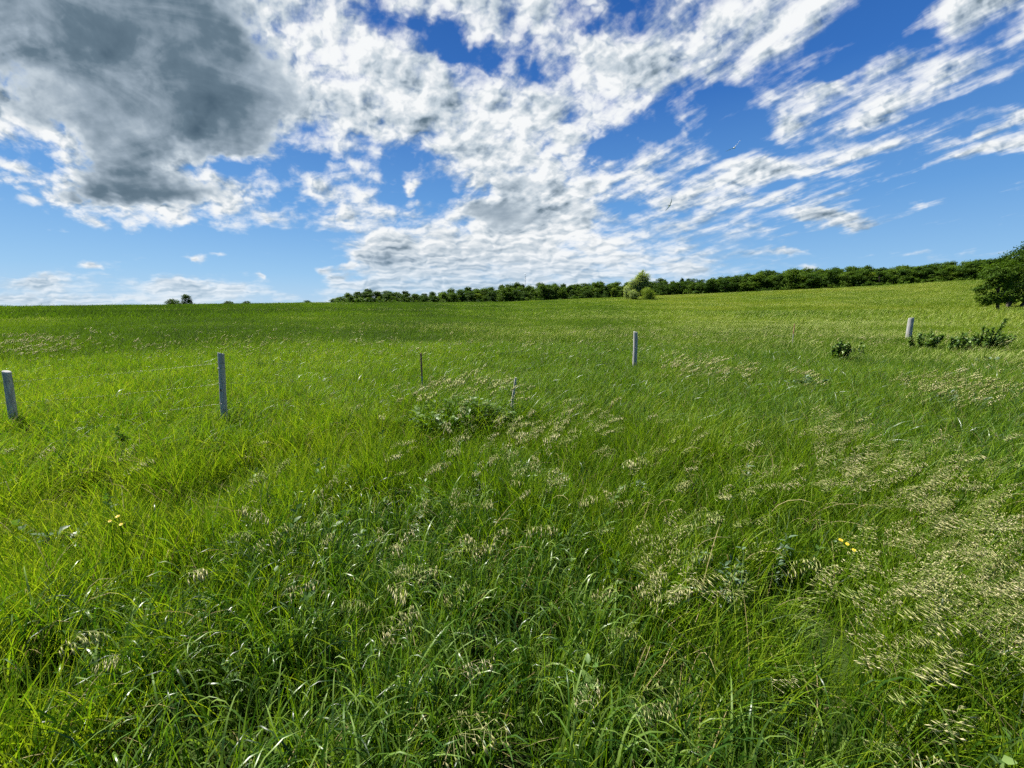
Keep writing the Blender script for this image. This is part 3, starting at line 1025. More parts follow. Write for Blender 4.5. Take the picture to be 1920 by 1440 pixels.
def far_tree_proto(kind, seed):
    """A wood tree about 10 m high: returns (crown mesh, trunk mesh)."""
    g = np.random.default_rng(seed)
    H = 10.0
    Wd = {'dark': 4.0, 'mid': 3.7, 'light': 3.4, 'tall': 2.5}[kind]
    lobes = []
    nl = 20
    ox, oy, sk = g.normal(0, .5), g.normal(0, .5), g.uniform(0.7, 1.25)
    for i in range(nl):
        h = 0.1 + (H - 1.2) * (i + g.uniform(0, 1)) / nl
        t = (h - 1.0) / (H - 1.0)
        env = math.sin(math.pi * min(1, max(0.12, t * 0.86 + 0.16))) ** 0.7
        a = g.uniform(0, 2 * math.pi)
        rr = Wd * env * g.uniform(0.25, 0.72)
        s = Wd * g.uniform(0.30, 0.50) * (0.75 + 0.35 * env)
        rr *= sk if i % 2 else 1.0
        lobes.append(((rr * math.cos(a) + ox * t, rr * math.sin(a) + oy * t, h), (s, s, s * g.uniform(0.65, 0.95)), s * s))
    lobes.append(((g.normal(0, .4), g.normal(0, .4), H - 1.3), (Wd * .34, Wd * .34, 1.3), Wd * Wd * .12))
    mat = {'dark': M['leaf_dark'], 'mid': M['leaf_mid'], 'light': M['leaf_light'], 'tall': M['leaf_dark']}[kind]
    cm = crown_mesh("crown", lobes, 6000, 0.21, mat, seed + 1, rag=0.28, spray=(0.6, 0.65))
    bd = Build()
    top = limb(bd, (0, 0, -0.6), (g.normal(0, .3), g.normal(0, .3), H * 0.72), 0.24, 0.06, g, 0.04, 8, 7)
    for l in lobes[2::2]:
        k = g.integers(2, 6)
        limb(bd, top[k], l[0], 0.09, 0.03, g, 0.1, 5, 5)
    return cm, bd.mesh("trunk", M['bark'])


TOPLINE = np.array([(596, 564), (612, 561), (628, 557), (645, 550), (680, 546), (716, 544), (760, 549), (820, 545), (880, 541), (950, 535), (1040, 533), (1100, 533), (1140, 530), (1230, 529),
                    (1300, 523), (1420, 512), (1500, 506), (1560, 502), (1600, 502), (1700, 499), (1800, 491), (1850, 486), (1950, 478), (2150, 464)], dtype=float)
KIND_TEXT = {'dark': 'dark rounded tree', 'mid': 'mid-green bushy tree', 'light': 'pale yellow-green tree', 'tall': 'tall narrow tree'}
ROW_TEXT = ['in front', 'half hidden', 'showing only its top']


def sector_text(px):
    for lim, t in ((705, "at the wood's thin left end"), (850, "in the wood's low left stretch"), (975, 'in the wood left of the far mast'), (1090, 'in the wood below the far mast'),
                   (1172, 'in the wood just left of the willow'), (1290, 'in the wood just right of the willow'), (1430, 'in the wood above the reddish stake'),
                   (1600, 'in the wood above the pale folds'), (1745, 'in the wood above the leaning post'), (1850, 'in the wood beside the biggest tree')):
        if px < lim:
            return t
    return 'in the wood behind the biggest tree'


def copy_tree(root, loc, rz, scale):
    c = root.copy()
    col.objects.link(c)
    c.location, c.rotation_euler, c.scale = loc, (0, 0, rz), scale
    for ch in root.children:
        k = ch.copy()
        col.objects.link(k)
        k.parent = c
    return c


def build_wood():
    g = np.random.default_rng(5)
    protos = {}
    specs = [('dark', 4), ('mid', 3), ('light', 3), ('tall', 2)]
    s = 900
    for kind, n in specs:
        protos[kind] = []
        for _ in range(n):
            protos[kind].append(far_tree_proto(kind, s))
            s += 10
    made = {}

    def tree(px, top, r, kind, row, wide=1.0, label=None, group='trees of the long wood on the ridge', name='broadleaf_tree'):
        d = pix_dir(px, top)
        hd = math.hypot(d[0], d[1])
        x, y = d[0] / hd * r, d[1] / hd * r
        z = tz(x, y)
        H = max(3.5, EYE + d[2] / hd * r - z)
        i = int(g.integers(0, len(protos[kind])))
        sc = H / 10.0
        w = sc * wide if sc > 0.75 else sc * wide * 1.15
        rz = g.uniform(0, 2 * math.pi)
        if (kind, i) not in made:
            root = empty(name, (x, y, z), rz)
            root.scale = (w, w, sc)
            cm, tm = protos[kind][i]
            obj("trunk", tm, root)
            obj("crown", cm, root)
            made[(kind, i)] = root
            o = root
        else:
            o = copy_tree(made[(kind, i)], (x, y, z), rz, (w, w, sc))
        tag(o, label or f"{KIND_TEXT[kind]} {ROW_TEXT[row]} {sector_text(px)}", "tree", group)
        return o

    for row, (off, step, drop) in enumerate(((17, 4.4, 7.0), (27, 4.8, 2.2), (41, 5.4, -0.8))):
        px = 640.0 - 6 * row
        while px < 2080:
            d = pix_dir(px, 545)
            az = math.atan2(d[0], d[1])
            r = float(crest(az)) + off * (1.0 if px > 1100 else 1.7) + g.uniform(-3, 3)
            top = float(np.interp(px, TOPLINE[:, 0], TOPLINE[:, 1])) + drop + g.normal(0, 4.2 if row == 0 else 3.0) * (0.65 if px < 860 else 1.0)
            u = g.uniform(0, 1)
            kind = 'dark' if u < 0.50 else ('mid' if u < 0.84 else ('light' if u < 0.91 else 'tall'))
            if row == 2 and kind == 'light':
                kind = 'dark'
            if kind == 'light' and row == 0:
                top += 5
            if kind == 'tall':
                top -= 2.5
            if px > 1815 and row == 0:
                kind = 'dark'
            tree(px, top, r, kind, row, g.uniform(0.95, 1.7))
            dep = r * math.cos(az)
            px += step * g.uniform(0.75, 1.25) / dep * FPX * math.cos(az)
    # far crowns showing over the left crest
    lone = 'small far trees showing over the left crest'
    tree(322, 559, 262, 'dark', 0, 1.3, "broad low dark tree on the left crest, beside the taller lone tree", lone)
    tree(346, 551, 255, 'dark', 0, 0.85, "taller dark lone tree on the left crest, upright with a notched crown", lone)
    tree(428, 563, 255, 'dark', 0, 1.2, "tiny crown peeping over the crest, nearer the two lone trees", lone)
    tree(464, 564, 255, 'dark', 0, 1.2, "tiny crown peeping over the crest, second right of the lone trees", lone)
    tree(575, 562, 240, 'dark', 0, 1.1, "small dark crown just left of where the wood begins", lone)


build_wood()


def build_willow():
    g = np.random.default_rng(21)
    x, y = ground_at(1192, 561, 0.3)
    dep = y
    u = dep / FPX                    # metres per photograph pixel there
    z = tz(x, y)
    root = tag(empty("willow_tree", (x, y, z)), "tall silvery willow with wind-swept feathery top standing alone before the wood", "tree")
    bd = Build()
    base = np.array([0, 0, -0.5])
    fork = limb(bd, base, (0.2, 0, 16 * u), 0.26, 0.18, g, 0.03, 6, 8)[-1]
    P, N, S, A = [], [], [], []
    plumes = []
    for i in range(15):              # upright plumes, bent over to the right by the wind
        x0 = -9 + 21 * (i % 8) / 7.0 + g.normal(0, 1.5)
        top = (46 - abs(x0 - 4) * 0.9 + g.normal(0, 3)) if i < 8 else (34 + g.normal(0, 3))
        tip = np.array([(x0 + 6 + g.uniform(0, 5)) * u, g.normal(0, 4) * u, (top + 6) * u])
        midp = np.array([(x0 - 2) * u, tip[1] * .7, top * 0.62 * u])
        s = np.linspace(0, 1, 12)[:, None]
        c = fork * (1 - s) ** 2 + 2 * midp * s * (1 - s) + tip * s ** 2
        bd.tube(c, np.linspace(0.10, 0.015, 12), 5, False)
        plumes.append(c)
        n = 1150
        k = np.clip(g.beta(2.2, 1.3, n), 0, 1) * 10.99
        i0 = k.astype(int)
        p = c[i0] + (c[i0 + 1] - c[i0]) * (k - i0)[:, None]
        spread = (2.5 + 4.5 * np.sin(math.pi * np.clip(k / 11, 0, 1)) ** 0.8) * u * 0.55
        off = g.normal(0, 1, (n, 3)) * spread[:, None] * np.array([1, 1, 0.9])
        off[:, 0] += np.abs(g.normal(0, 1, n)) * spread * 0.7
        P.append(p + off)
        A.append(np.full(n, g.uniform(0, 0.6)) + g.uniform(0, 0.4, n))
    lobes = [((-14, 0, 17), (9, 9, 11)), ((-9, -3, 28), (8, 8, 9)), ((10, 2, 24), (11, 10, 10)), ((15, 0, 15), (9, 9, 11)), ((0, 3, 16), (12, 10, 12)), ((-17, 0, 8), (6, 7, 8)), ((16, -2, 29), (7, 7, 6)), ((-4, -5, 10), (10, 8, 9))]
    lob = [((np.array(c) * u), np.array(r) * u, r[0]) for c, r in lobes]
    for l in lob:
        limb(bd, fork, l[0], 0.07, 0.02, g, 0.1, 5, 5)
    P = np.concatenate(P)
    A = np.concatenate(A)
    N = g.normal(0, 1, P.shape) + np.array([0, 0, 0.4])
    N /= np.linalg.norm(N, axis=1)[:, None]
    V, F = leaf_quads(P, N, 0.19 * g.uniform(0.6, 1.4, len(P)), g, 0.4)
    obj("trunk", bd.mesh("trunk", M['bark']), root)
    cr = crown_mesh("crown", lob, 10000, 0.20, M['leaf_silver'], 22, rag=0.4)
    obj("crown", cr, root)
    obj("plume_foliage", mesh_from("plume_foliage", V, F, M['leaf_silver'], {"rnd": np.repeat(A, 4)}), root)
    # two rounded bushes at its foot
    for px, w, h, n, lab in ((1188, 24, 21, 4600, "smaller rounded olive bush at the foot of the silvery willow"), (1213, 33, 25, 7000, "larger rounded yellow-green bush right of the silvery willow's foot")):
        bx, by = ground_at(px, 561, 0.3)
        by -= 5
        bx = bx * by / (by + 5)
        bz = tz(bx, by)
        r2 = tag(empty("round_bush", (bx, by, bz)), lab, "bush", "rounded bushes by the willow")
        g2 = np.random.default_rng(px)
        lb = []
        for k in range(12):
            a = g2.uniform(0, 2 * math.pi)
            q = g2.uniform(0.1, 0.62)
            hh = g2.uniform(0.18, 0.72)
            lb.append((np.array([q * w / 2 * math.cos(a), q * w / 2 * math.sin(a), hh * h]) * u, np.array([w * .26, w * .26, h * .27]) * u, 1))
        st = Build()
        for l in lb:
            limb(st, (0, 0, -0.3), l[0], 0.05, 0.012, g2, 0.1, 5, 5)
        obj("stem", st.mesh("stem", M['bark']), r2)
        obj("foliage", crown_mesh("foliage", lb, n, 0.15, M['leaf_light'] if px > 1200 else M['leaf_silver'], px, rag=0.4), r2)


build_willow()


def build_undergrowth():
    """The continuous low scrub under the edge of the wood."""
    g = np.random.default_rng(66)
    mats = [M['leaf_mid'], M['leaf_dark'], M['leaf_light']]
    pr = []
    for k in range(6):
        lb = []
        for _ in range(9):
            a, q = g.uniform(0, 2 * math.pi), g.uniform(0, 1.5)
            s_ = g.uniform(0.6, 1.1)
            lb.append(((q * math.cos(a), q * math.sin(a), g.uniform(0.1, 1.5)), (s_, s_, s_ * .8), 1))
        me = crown_mesh("scrub_clump", lb, 700, 0.24, mats[(0, 1, 1, 0, 1, 0)[k]], 800 + k, rag=0.3, spray=(0.6, 0.6))
        pr.append(proto("scrub_clump", me))
    px = g.uniform(636, 1900, 520)
    P = []
    for p in px:
        d = pix_dir(p, 545)
        az = math.atan2(d[0], d[1])
        r = float(crest(az)) + (13 if p > 1100 else 23) + g.uniform(0, 12)
        x, y = r * math.sin(az), r * math.cos(az)
        P.append((x, y, tz(x, y) - 0.3))
    n = len(P)
    sc = g.uniform(0.6, 1.5, n)
    scatter("undergrowth", mats, pr, P, g.integers(0, 6, n), np.stack([np.zeros(n), np.zeros(n), g.uniform(0, 6.28, n)], 1), np.stack([sc * 1.2, sc * 1.2, sc * g.uniform(.7, 1.3, n)], 1),
            "low green scrub along the foot of the long wood", "undergrowth")


build_undergrowth()


def build_big_trees():
    """The dark trees cut by the right edge of the frame."""
    g = np.random.default_rng(31)
    x0, y0 = ground_at(1880, 583, 0.3)
    u = y0 / FPX
    right = np.array([1.0, 0.0, 0.0])

    def at(px, dy=0.0):
        d = pix_dir(px, 583)
        y = y0 + dy
        return d[0] / d[1] * y, y

    def make(px0, dy, trunks, lobes, n, leaf, mat, lab, seed, limbs=2):
        x, y = at(px0, dy)
        z = tz(x, y)
        root = tag(empty("broadleaf_tree", (x, y, z)), lab, "tree", "big dark trees at the right")
        g = np.random.default_rng(seed)
        lb = [(np.array([(px - px0), yy, 584 - py]) * u, np.array(r) * u, r[0] ** 2) for px, py, yy, r in lobes]
        for bx, tx, ty, rad in trunks:
            t = Build()
            P = limb(t, ((bx - px0) * u, g.normal(0, 3) * u, -0.5), ((tx - px0) * u, g.normal(0, 5) * u, (584 - ty) * u), rad, rad * 0.5, g, 0.05, 8, 8)
            for _ in range(limbs + 2):
                l = lb[int(g.integers(0, len(lb)))]
                limb(t, P[int(g.integers(4, 8))], l[0], rad * 0.4, 0.03, g, 0.12, 6, 6)
            obj("trunk", t.mesh("trunk", M['bark']), root)
        obj("crown", crown_mesh("crown", lb, n, leaf, mat, seed + 1, rag=0.18, shell=(0.5, 1.1), spray=(0.42, 1.05)), root)

    # the nearer tree with a leaning trunk and paler drooping sprays on the left
    make(1869, 0, [(1870, 1862, 535, 0.24)],
         [(1845, 552, 0, (15, 16, 11)), (1838, 540, 4, (12, 14, 10)), (1856, 520, -3, (20, 20, 14)), (1848, 530, -6, (14, 14, 10)), (1868, 507, 2, (18, 20, 13)), (1872, 535, 4, (18, 18, 14)), (1858, 560, -8, (13, 12, 8)),
          (1842, 558, 6, (9, 10, 7)), (1838, 563, -4, (9, 10, 7)), (1852, 566, 5, (10, 10, 6)), (1873, 560, -4, (11, 11, 7)), (1850, 506, 6, (12, 14, 9)), (1884, 520, -6, (18, 16, 14))],
         17000, 0.13, M['leaf_mid'], "big tree with one leaning trunk and pale drooping sprays near the right edge", 41)
    make(1893, 4, [(1885, 1888, 530, 0.24), (1895, 1902, 528, 0.26), (1908, 1925, 525, 0.24)],
         [(1900, 490, 0, (26, 26, 18)), (1925, 478, 6, (26, 26, 18)), (1885, 505, -6, (20, 20, 15)), (1912, 515, -10, (28, 24, 20)), (1945, 500, 0, (30, 28, 26)), (1900, 540, 6, (26, 24, 16)), (1930, 545, -4, (28, 26, 18)),
          (1960, 530, 0, (28, 28, 24)), (1888, 552, 4, (16, 16, 11)), (1915, 560, -10, (16, 16, 10)), (1876, 488, 4, (12, 14, 10)), (1905, 473, 2, (14, 16, 10)), (1945, 466, -2, (18, 18, 12)), (1897, 562, -6, (15, 14, 8)), (1912, 566, 6, (18, 16, 8)), (1932, 566, -8, (18, 16, 9)), (1950, 562, 2, (18, 18, 10)), (1886, 566, 4, (9, 10, 6))],
         27000, 0.14, M['leaf_dark'], "biggest dark tree with several close trunks cut by the right edge", 51, 3)


build_big_trees()


def build_mast():
    r = 640.0
    d = pix_dir(985, 512)
    hd = math.hypot(d[0], d[1])
    x, y = d[0] / hd * r, d[1] / hd * r
    z = tz(x, y)
    H = EYE + d[2] / hd * r - z
    root = tag(empty("radio_mast", (x, y, z)), "thin steel lattice radio mast far behind the wood", "mast")
    steel = plain_material("galvanised steel", (0.42, 0.43, 0.45), 0.5, 0.5, 0.1, 2.0, 0.6)
    w0, w1 = 1.3, 0.45
    n = 22
    cor = []
    for k in range(3):
        a = 2 * math.pi * k / 3
        cor.append(np.stack([np.linspace(w0, w1, n) * math.cos(a), np.linspace(w0, w1, n) * math.sin(a), np.linspace(-1, H - 3, n)], 1))
    for k in range(3):
        b = Build()
        b.tube(cor[k], 0.10, 6)
        obj("leg", b.mesh("leg", steel), root)
    b = Build()
    for i in range(n - 1):
        for k in range(3):
            b.tube(np.array([cor[k][i], cor[(k + 1) % 3][i + 1]]), 0.05, 4)
            b.tube(np.array([cor[k][i], cor[(k + 1) % 3][i]]), 0.05, 4)
    obj("bracing", b.mesh("bracing", steel), root)
    b = Build()
    b.tube([(0, 0, H - 3.3), (0, 0, H)], 0.12, 6)
    b.tube([(-.7, 0, H - 2.2), (.7, 0, H - 2.2)], 0.08, 6)
    obj("antenna", b.mesh("antenna", steel), root)


build_mast()

# ------------------------------------------------------------------ fence
M['post'] = plain_material("weathered grey wood", (0.33, 0.325, 0.31), 0.85, 0.2, 0.22, 9.0, stretch=(6, 6, 0.5))
M['wire'] = plain_material("dull galvanised wire", (0.16, 0.15, 0.13), 0.45, 0.5, 0.15, 30.0, 0.7)
M['rust'] = plain_material("rusty red painted steel", (0.30, 0.15, 0.09), 0.75, 0.3, 0.3, 25.0)
M['tsteel'] = plain_material("weathered green grey steel", (0.26, 0.28, 0.21), 0.6, 0.4, 0.25, 25.0)


def post_spot(px, base_py, top_py, h=0.36):
    """Foot of a post whose visible part starts at the grass top; returns x, y, z, full height."""
    x, y = ground_at(px, base_py, h)
    d = pix_dir(px, top_py)
    top = EYE + d[2] / d[1] * y
    return x, y, tz(x, y), top - tz(x, y)


def wooden_post(px, base_py, top_py, w_px, lean, label, knot=False, band=False):
    x, y, z, H = post_spot(px, base_py, top_py)
    r = 0.5 * w_px / FPX * y
    root = tag(empty("fence_post", (x, y, z)), label, "fence post", "wooden fence posts")
    g = np.random.default_rng(int(px))
    n, sides = 16, 16
    b = Build()
    hs = np.concatenate([[-0.35], np.linspace(0, H - 0.025, n - 3), [H - 0.006, H]])
    rr = np.concatenate([np.linspace(r * 1.05, r * 0.97, n - 2), [r * 0.93, r * 0.80]])
    V = []
    lump = 1 + g.normal(0, 0.022, sides)
    for k, (h, q) in enumerate(zip(hs, rr)):
        wob = 0.004 * math.sin(h * 5 + px)
        for j in range(sides):
            a = 2 * math.pi * j / sides
            V.append((q * lump[j] * math.cos(a) + lean * h + wob, q * lump[j] * math.sin(a), h + (0.012 * math.cos(a + px) if k >= n - 2 else 0)))
    F = [(k * sides + j, k * sides + (j + 1) % sides, (k + 1) * sides + (j + 1) % sides, (k + 1) * sides + j) for k in range(len(hs) - 1) for j in range(sides)]
    F.append(tuple((len(hs) - 1) * sides + j for j in range(sides)))
    b.add(V, F)
    obj("post_shaft", b.mesh("post_shaft", M['post'], False), root)
    heights = [H - 0.12, H - 0.38, H - 0.64, max(0.2, H - 0.9)]
    for h in heights:
        s = Build()
        cx = lean * h
        s.tube([(cx - 0.018, -r * 0.99, h + 0.012), (cx - 0.016, -r - 0.012, h + .012), (cx - .016, -r - .012, h - .012), (cx - .018, -r * .99, h - .012)], 0.0022, 5)
        obj("staple", s.mesh("staple", M['wire']), root)
    if band:  # thin ring modelled in place of the wire staple's shadow
        s = Build()
        an = np.linspace(0, 2 * math.pi, 25)
        h = H - 0.19
        s.tube(np.stack([lean * h + r * 1.015 * np.cos(an), r * 1.015 * np.sin(an), np.full(25, h)], 1), 0.006, 5, False)
        obj("shadow_ring", s.mesh("shadow_ring", M['tsteel']), root)
    if knot:
        s = Build()
        h = H - 0.47
        an = np.linspace(0, 2 * math.pi, 13)[:-1]
        ring_ = [(lean * h + 0.012 * math.cos(a), -r * 1.01, h + 0.018 * math.sin(a)) for a in an]
        s.add(ring_ + [(lean * h, -r * 1.05, h)], [(i, (i + 1) % 12, 12) for i in range(12)])
        obj("knot", s.mesh("knot", M['bark']), root)
    return dict(x=x, y=y, z=z, H=H, r=r, lean=lean)


def steel_stake(px, base_py, top_py, lean, label, red):
    x, y, z, H = post_spot(px, base_py, top_py)
    root = tag(empty("steel_stake", (x, y, z), 0.3), label, "fence stake", "thin steel fence stakes")

    def tee(h0, h1, name, mat, studs):
        b = Build()
        for (ax, ay, bx, by) in ((-0.014, -0.003, 0.014, 0.003), (-0.003, 0.003, 0.003, 0.026)):
            V = [(ax + lean * h0, ay, h0), (bx + lean * h0, ay, h0), (bx + lean * h0, by, h0), (ax + lean * h0, by, h0), (ax + lean * h1, ay, h1), (bx + lean * h1, ay, h1), (bx + lean * h1, by, h1), (ax + lean * h1, by, h1)]
            b.add(V, [(0, 1, 5, 4), (1, 2, 6, 5), (2, 3, 7, 6), (3, 0, 4, 7), (4, 5, 6, 7), (3, 2, 1, 0)])
        h = h0 + 0.04
        while studs and h < h1 - 0.02:
            c = lean * h
            b.add([(c - .006, -.009, h), (c + .006, -.009, h), (c + .006, -.003, h - .004), (c - .006, -.003, h - .004), (c + .006, -.003, h + .012), (c - .006, -.003, h + .012)],
                  [(0, 1, 2, 3), (0, 5, 4, 1), (0, 3, 5), (1, 4, 2)])
            h += 0.054
        obj(name, b.mesh(name, mat, False), root)
    cut = H - red
    tee(-0.4, cut, "stake_shaft", M['tsteel'], True)
    tee(cut, H, "painted_top", M['rust'], True)
    return dict(x=x, y=y, z=z, H=H, r=0.01, lean=lean)


posts = []
posts.append(wooden_post(22, 786, 696, 12.5, 0.08, "thick dark wooden post cut close to the left edge of the field view"))
posts.append(wooden_post(417, 779, 662, 11.0, 0.075, "tall blue-grey wooden post with a shadow ring and a knot, left part of the fence", True, True))
posts.append(steel_stake(792, 727, 662, 0.0, "thin rusty-topped steel stake behind the tall seeding clump", 0.40))
posts.append(wooden_post(1191, 687, 622, 8.0, -0.035, "round wooden post with a sunlit left side and pale top, standing mid-fence"))
posts.append(steel_stake(1486, 645, 607, -0.02, "thin reddish steel stake in pale grass on the right part of the fence", 0.40))
posts.append(wooden_post(1704, 634, 596, 8.5, -0.05, "leaning grey wooden post rising behind a leafy shrub at the right"))


def build_wires():
    def top_of(p):
        return np.array([p['x'] + p['lean'] * (p['H'] - .12), p['y'] - p['r'] - 0.012, p['z'] + p['H']])
    T = [top_of(p) for p in posts]
    first = T[0] + (T[0] - T[1]) * 2.2
    first[2] = T[0][2]
    last = T[-1] + (T[-1] - T[-3]) * 1.5
    last[2] = tz(last[0], last[1]) + 1.05
    T = [first] + T + [last]
    lab = ["topmost strand of barbed wire along the fence posts", "second strand of barbed wire, just under the topmost one", "third strand of barbed wire, low between the posts", "lowest strand of barbed wire, down in the grass tops"]
    for k, drop in enumerate((0.12, 0.38, 0.64, 0.90)):
        b = Build()
        P = []
        for a, c in zip(T[:-1], T[1:]):
            n = 14
            s = np.linspace(0, 1, n, endpoint=False)[:, None]
            q = a * (1 - s) + c * s
            q[:, 2] -= drop + 0.05 * (4 * s * (1 - s))[:, 0] * min(1, np.linalg.norm(c - a) / 6)
            P.append(q)
        P = np.concatenate(P + [T[-1][None] - np.array([[0, 0, drop]])])
        b.tube(P, 0.0008, 5)
        L = np.concatenate([[0], np.cumsum(np.linalg.norm(np.diff(P, axis=0), axis=1))])
        for s in np.arange(0.1, min(L[-1], 26), 0.13):
            q = np.array([np.interp(s, L, P[:, i]) for i in range(3)])
            b.tube([q + (-.008, 0, .012), q, q + (.008, 0, -.012)], 0.0007, 3)
            b.tube([q + (.006, .008, .011), q, q + (-.006, -.008, -.011)], 0.0007, 3)
        o = obj("barbed_wire", b.mesh("barbed_wire", M['wire']))
        tag(o, lab[k], "fence wire", "strands of the fence wire")


build_wires()


def build_leaning_stick():
    x, y, z, H = post_spot(957, 752, 708, 0.5)
    b = Build()
    P = np.array([(0.0, 0, -0.3), (0.005, 0, 0.2), (0.03, 0, H * .6), (0.075, 0.0, H)])
    b.tube(P, [0.020, 0.020, 0.018, 0.016], 8)
    o = obj("stick", b.mesh("stick", plain_material("bleached wood", (0.42, 0.40, 0.34), 0.9, 0.2, 0.2, 20.0), False), None, (x, y, z))
    tag(o, "short pale leaning stick poking out of the seeding clump", "stick")


build_leaning_stick()


# ------------------------------------------------------------------ tall clump, shrubs and herbs
def leafy_plant(name, px, base_py, w_px, h_px, n_stem, n_leaf, leaf, mat, label, cat, group=None, seed=0, lean=0.15, narrow=0.32, h=0.38, plume=None):
    g = np.random.default_rng(seed + int(px))
    x, y = ground_at(px, base_py, h)
    u = y / FPX
    z = tz(x, y)
    H = h + h_px * u
    Wd = w_px * u * 0.5
    root = tag(empty(name, (x, y, z)), label, cat, group)
    st = Build()
    C, D = [], []
    for k in range(n_stem):
        a = g.uniform(0, 2 * math.pi)
        q = math.sqrt(g.uniform(0, 1))
        hh = H * g.uniform(0.72, 1.0) * (1 - 0.3 * q * q)
        tip = np.array([q * Wd * math.cos(a) + lean * hh, q * Wd * math.sin(a) * .8, hh])
        if plume and k == 0:
            tip = np.array(plume) * u + np.array([0, 0, h])
        P = limb(st, (g.normal(0, .04), g.normal(0, .04), -0.05), tip, 0.007 + 0.002 * u, 0.002, g, 0.08, 9, 5)
        m = max(4, n_leaf // n_stem) * (2 if plume and k == 0 else 1)
        t = g.uniform(0.25, 1.0, m) * 7.99
        i = t.astype(int)
        C.append(P[i] + (P[i + 1] - P[i]) * (t - i)[:, None])
        d = g.normal(0, 1, (m, 3)) + (tip / (np.linalg.norm(tip) + 1e-6)) * 0.8 + np.array([0.5, 0, 0.1])
        D.append(d)
    C, D = np.concatenate(C), np.concatenate(D)
    L = leaf * g.uniform(0.6, 1.3, len(C))
    V, F = leaves_on(C, D, L, L * narrow * g.uniform(.8, 1.2, len(C)), g)
    tri = F[:, 2] == F[:, 3]
    obj("stem", st.mesh("stem", M['bark'] if cat == 'shrub' else M['broad']), root)
    obj("foliage", mesh_from("foliage", V, [F[~tri], F[tri][:, :3]], mat, {"rnd": np.repeat(g.uniform(0, 1, len(C)), 7)}), root)
    return root


SG = "dark leafy shrubs in the grass along the fence"
leafy_plant("shrub", 1568, 672, 38, 38, 16, 2200, 0.075, M['leaf_shrub'], "dark upright leafy shrub standing alone between the reddish stake and the leaning post", "shrub", SG, 1)
leafy_plant("shrub", 1606, 662, 30, 22, 6, 240, 0.08, M['leaf_shrub'], "small thin shrub just right of the dark upright shrub", "shrub", SG, 2)
leafy_plant("shrub", 1722, 650, 54, 38, 17, 2600, 0.085, M['leaf_shrub'], "bushy glossy-leaved shrub at the foot of the leaning wooden post", "shrub", SG, 3, 0.22)
leafy_plant("shrub", 1788, 655, 36, 34, 13, 1500, 0.085, M['leaf_shrub'], "smaller dark shrub between the post's shrub and the spiky-topped one", "shrub", SG, 4)
leafy_plant("shrub", 1846, 652, 76, 42, 26, 5000, 0.085, M['leaf_shrub'], "largest dark shrub with one long branch sticking up to the right", "shrub", SG, 5, 0.1, 0.3, 0.38, (27, 0, 54))
leafy_plant("shrub", 222, 818, 46, 20, 9, 300, 0.075, M['leaf_shrub'], "low dark glossy shrub in the grass by the tall blue-grey post", "shrub", SG, 6)
HG = "blue-green herbs among the grass"
leafy_plant("herb_clump", 1505, 722, 74, 24, 16, 620, 0.11, M['leaf_forb'], "wide blue-green herb clump right of the sunlit round post", "herb", HG, 7, .2, .2)
leafy_plant("herb_clump", 1790, 748, 90, 20, 14, 520, 0.11, M['leaf_forb'], "spreading green herb clump in the pale grass below the shrubs", "herb", HG, 8, .2, .2)
leafy_plant("herb_clump", 1846, 676, 34, 14, 6, 120, 0.12, M['leaf_forb'], "pale broad-leaved herb under the largest shrub", "herb", HG, 9, .2, .3)
leafy_plant("silver_herb", 1300, 1006, 34, 14, 4, 60, 0.055, M['leaf_forb'], "small silvery-leaved herb in dark grass near the centre right", "herb", HG, 10, .1, .16)
leafy_plant("silver_herb", 1470, 1010, 36, 22, 5, 80, 0.055, M['leaf_forb'], "taller silvery-leaved herb left of the yellow blossoms", "herb", HG, 11, .1, .16)
leafy_plant("silver_herb", 1370, 1040, 44, 24, 6, 110, 0.05, M['leaf_forb'], "bushy silvery-leaved herb between the other two silvery herbs", "herb", HG, 12, .1, .16)
leafy_plant("herb_clump", 92, 992, 70, 18, 7, 90, 0.085, M['leaf_forb'], "pale broad-leaved herb left of the three yellow dandelion-like flowers", "herb", HG, 13, .15, .26)
leafy_plant("silver_herb", 1395, 880, 40, 18, 5, 100, 0.06, M['leaf_forb'], "grey-green herb among the upper seed heads at the centre right", "herb", HG, 14, .1, .16)
leafy_plant("silver_herb", 1180, 900, 46, 16, 6, 110, 0.06, M['leaf_forb'], "low grey-green herb in the dark hollow below the round post", "herb", HG, 15, .1, .18)


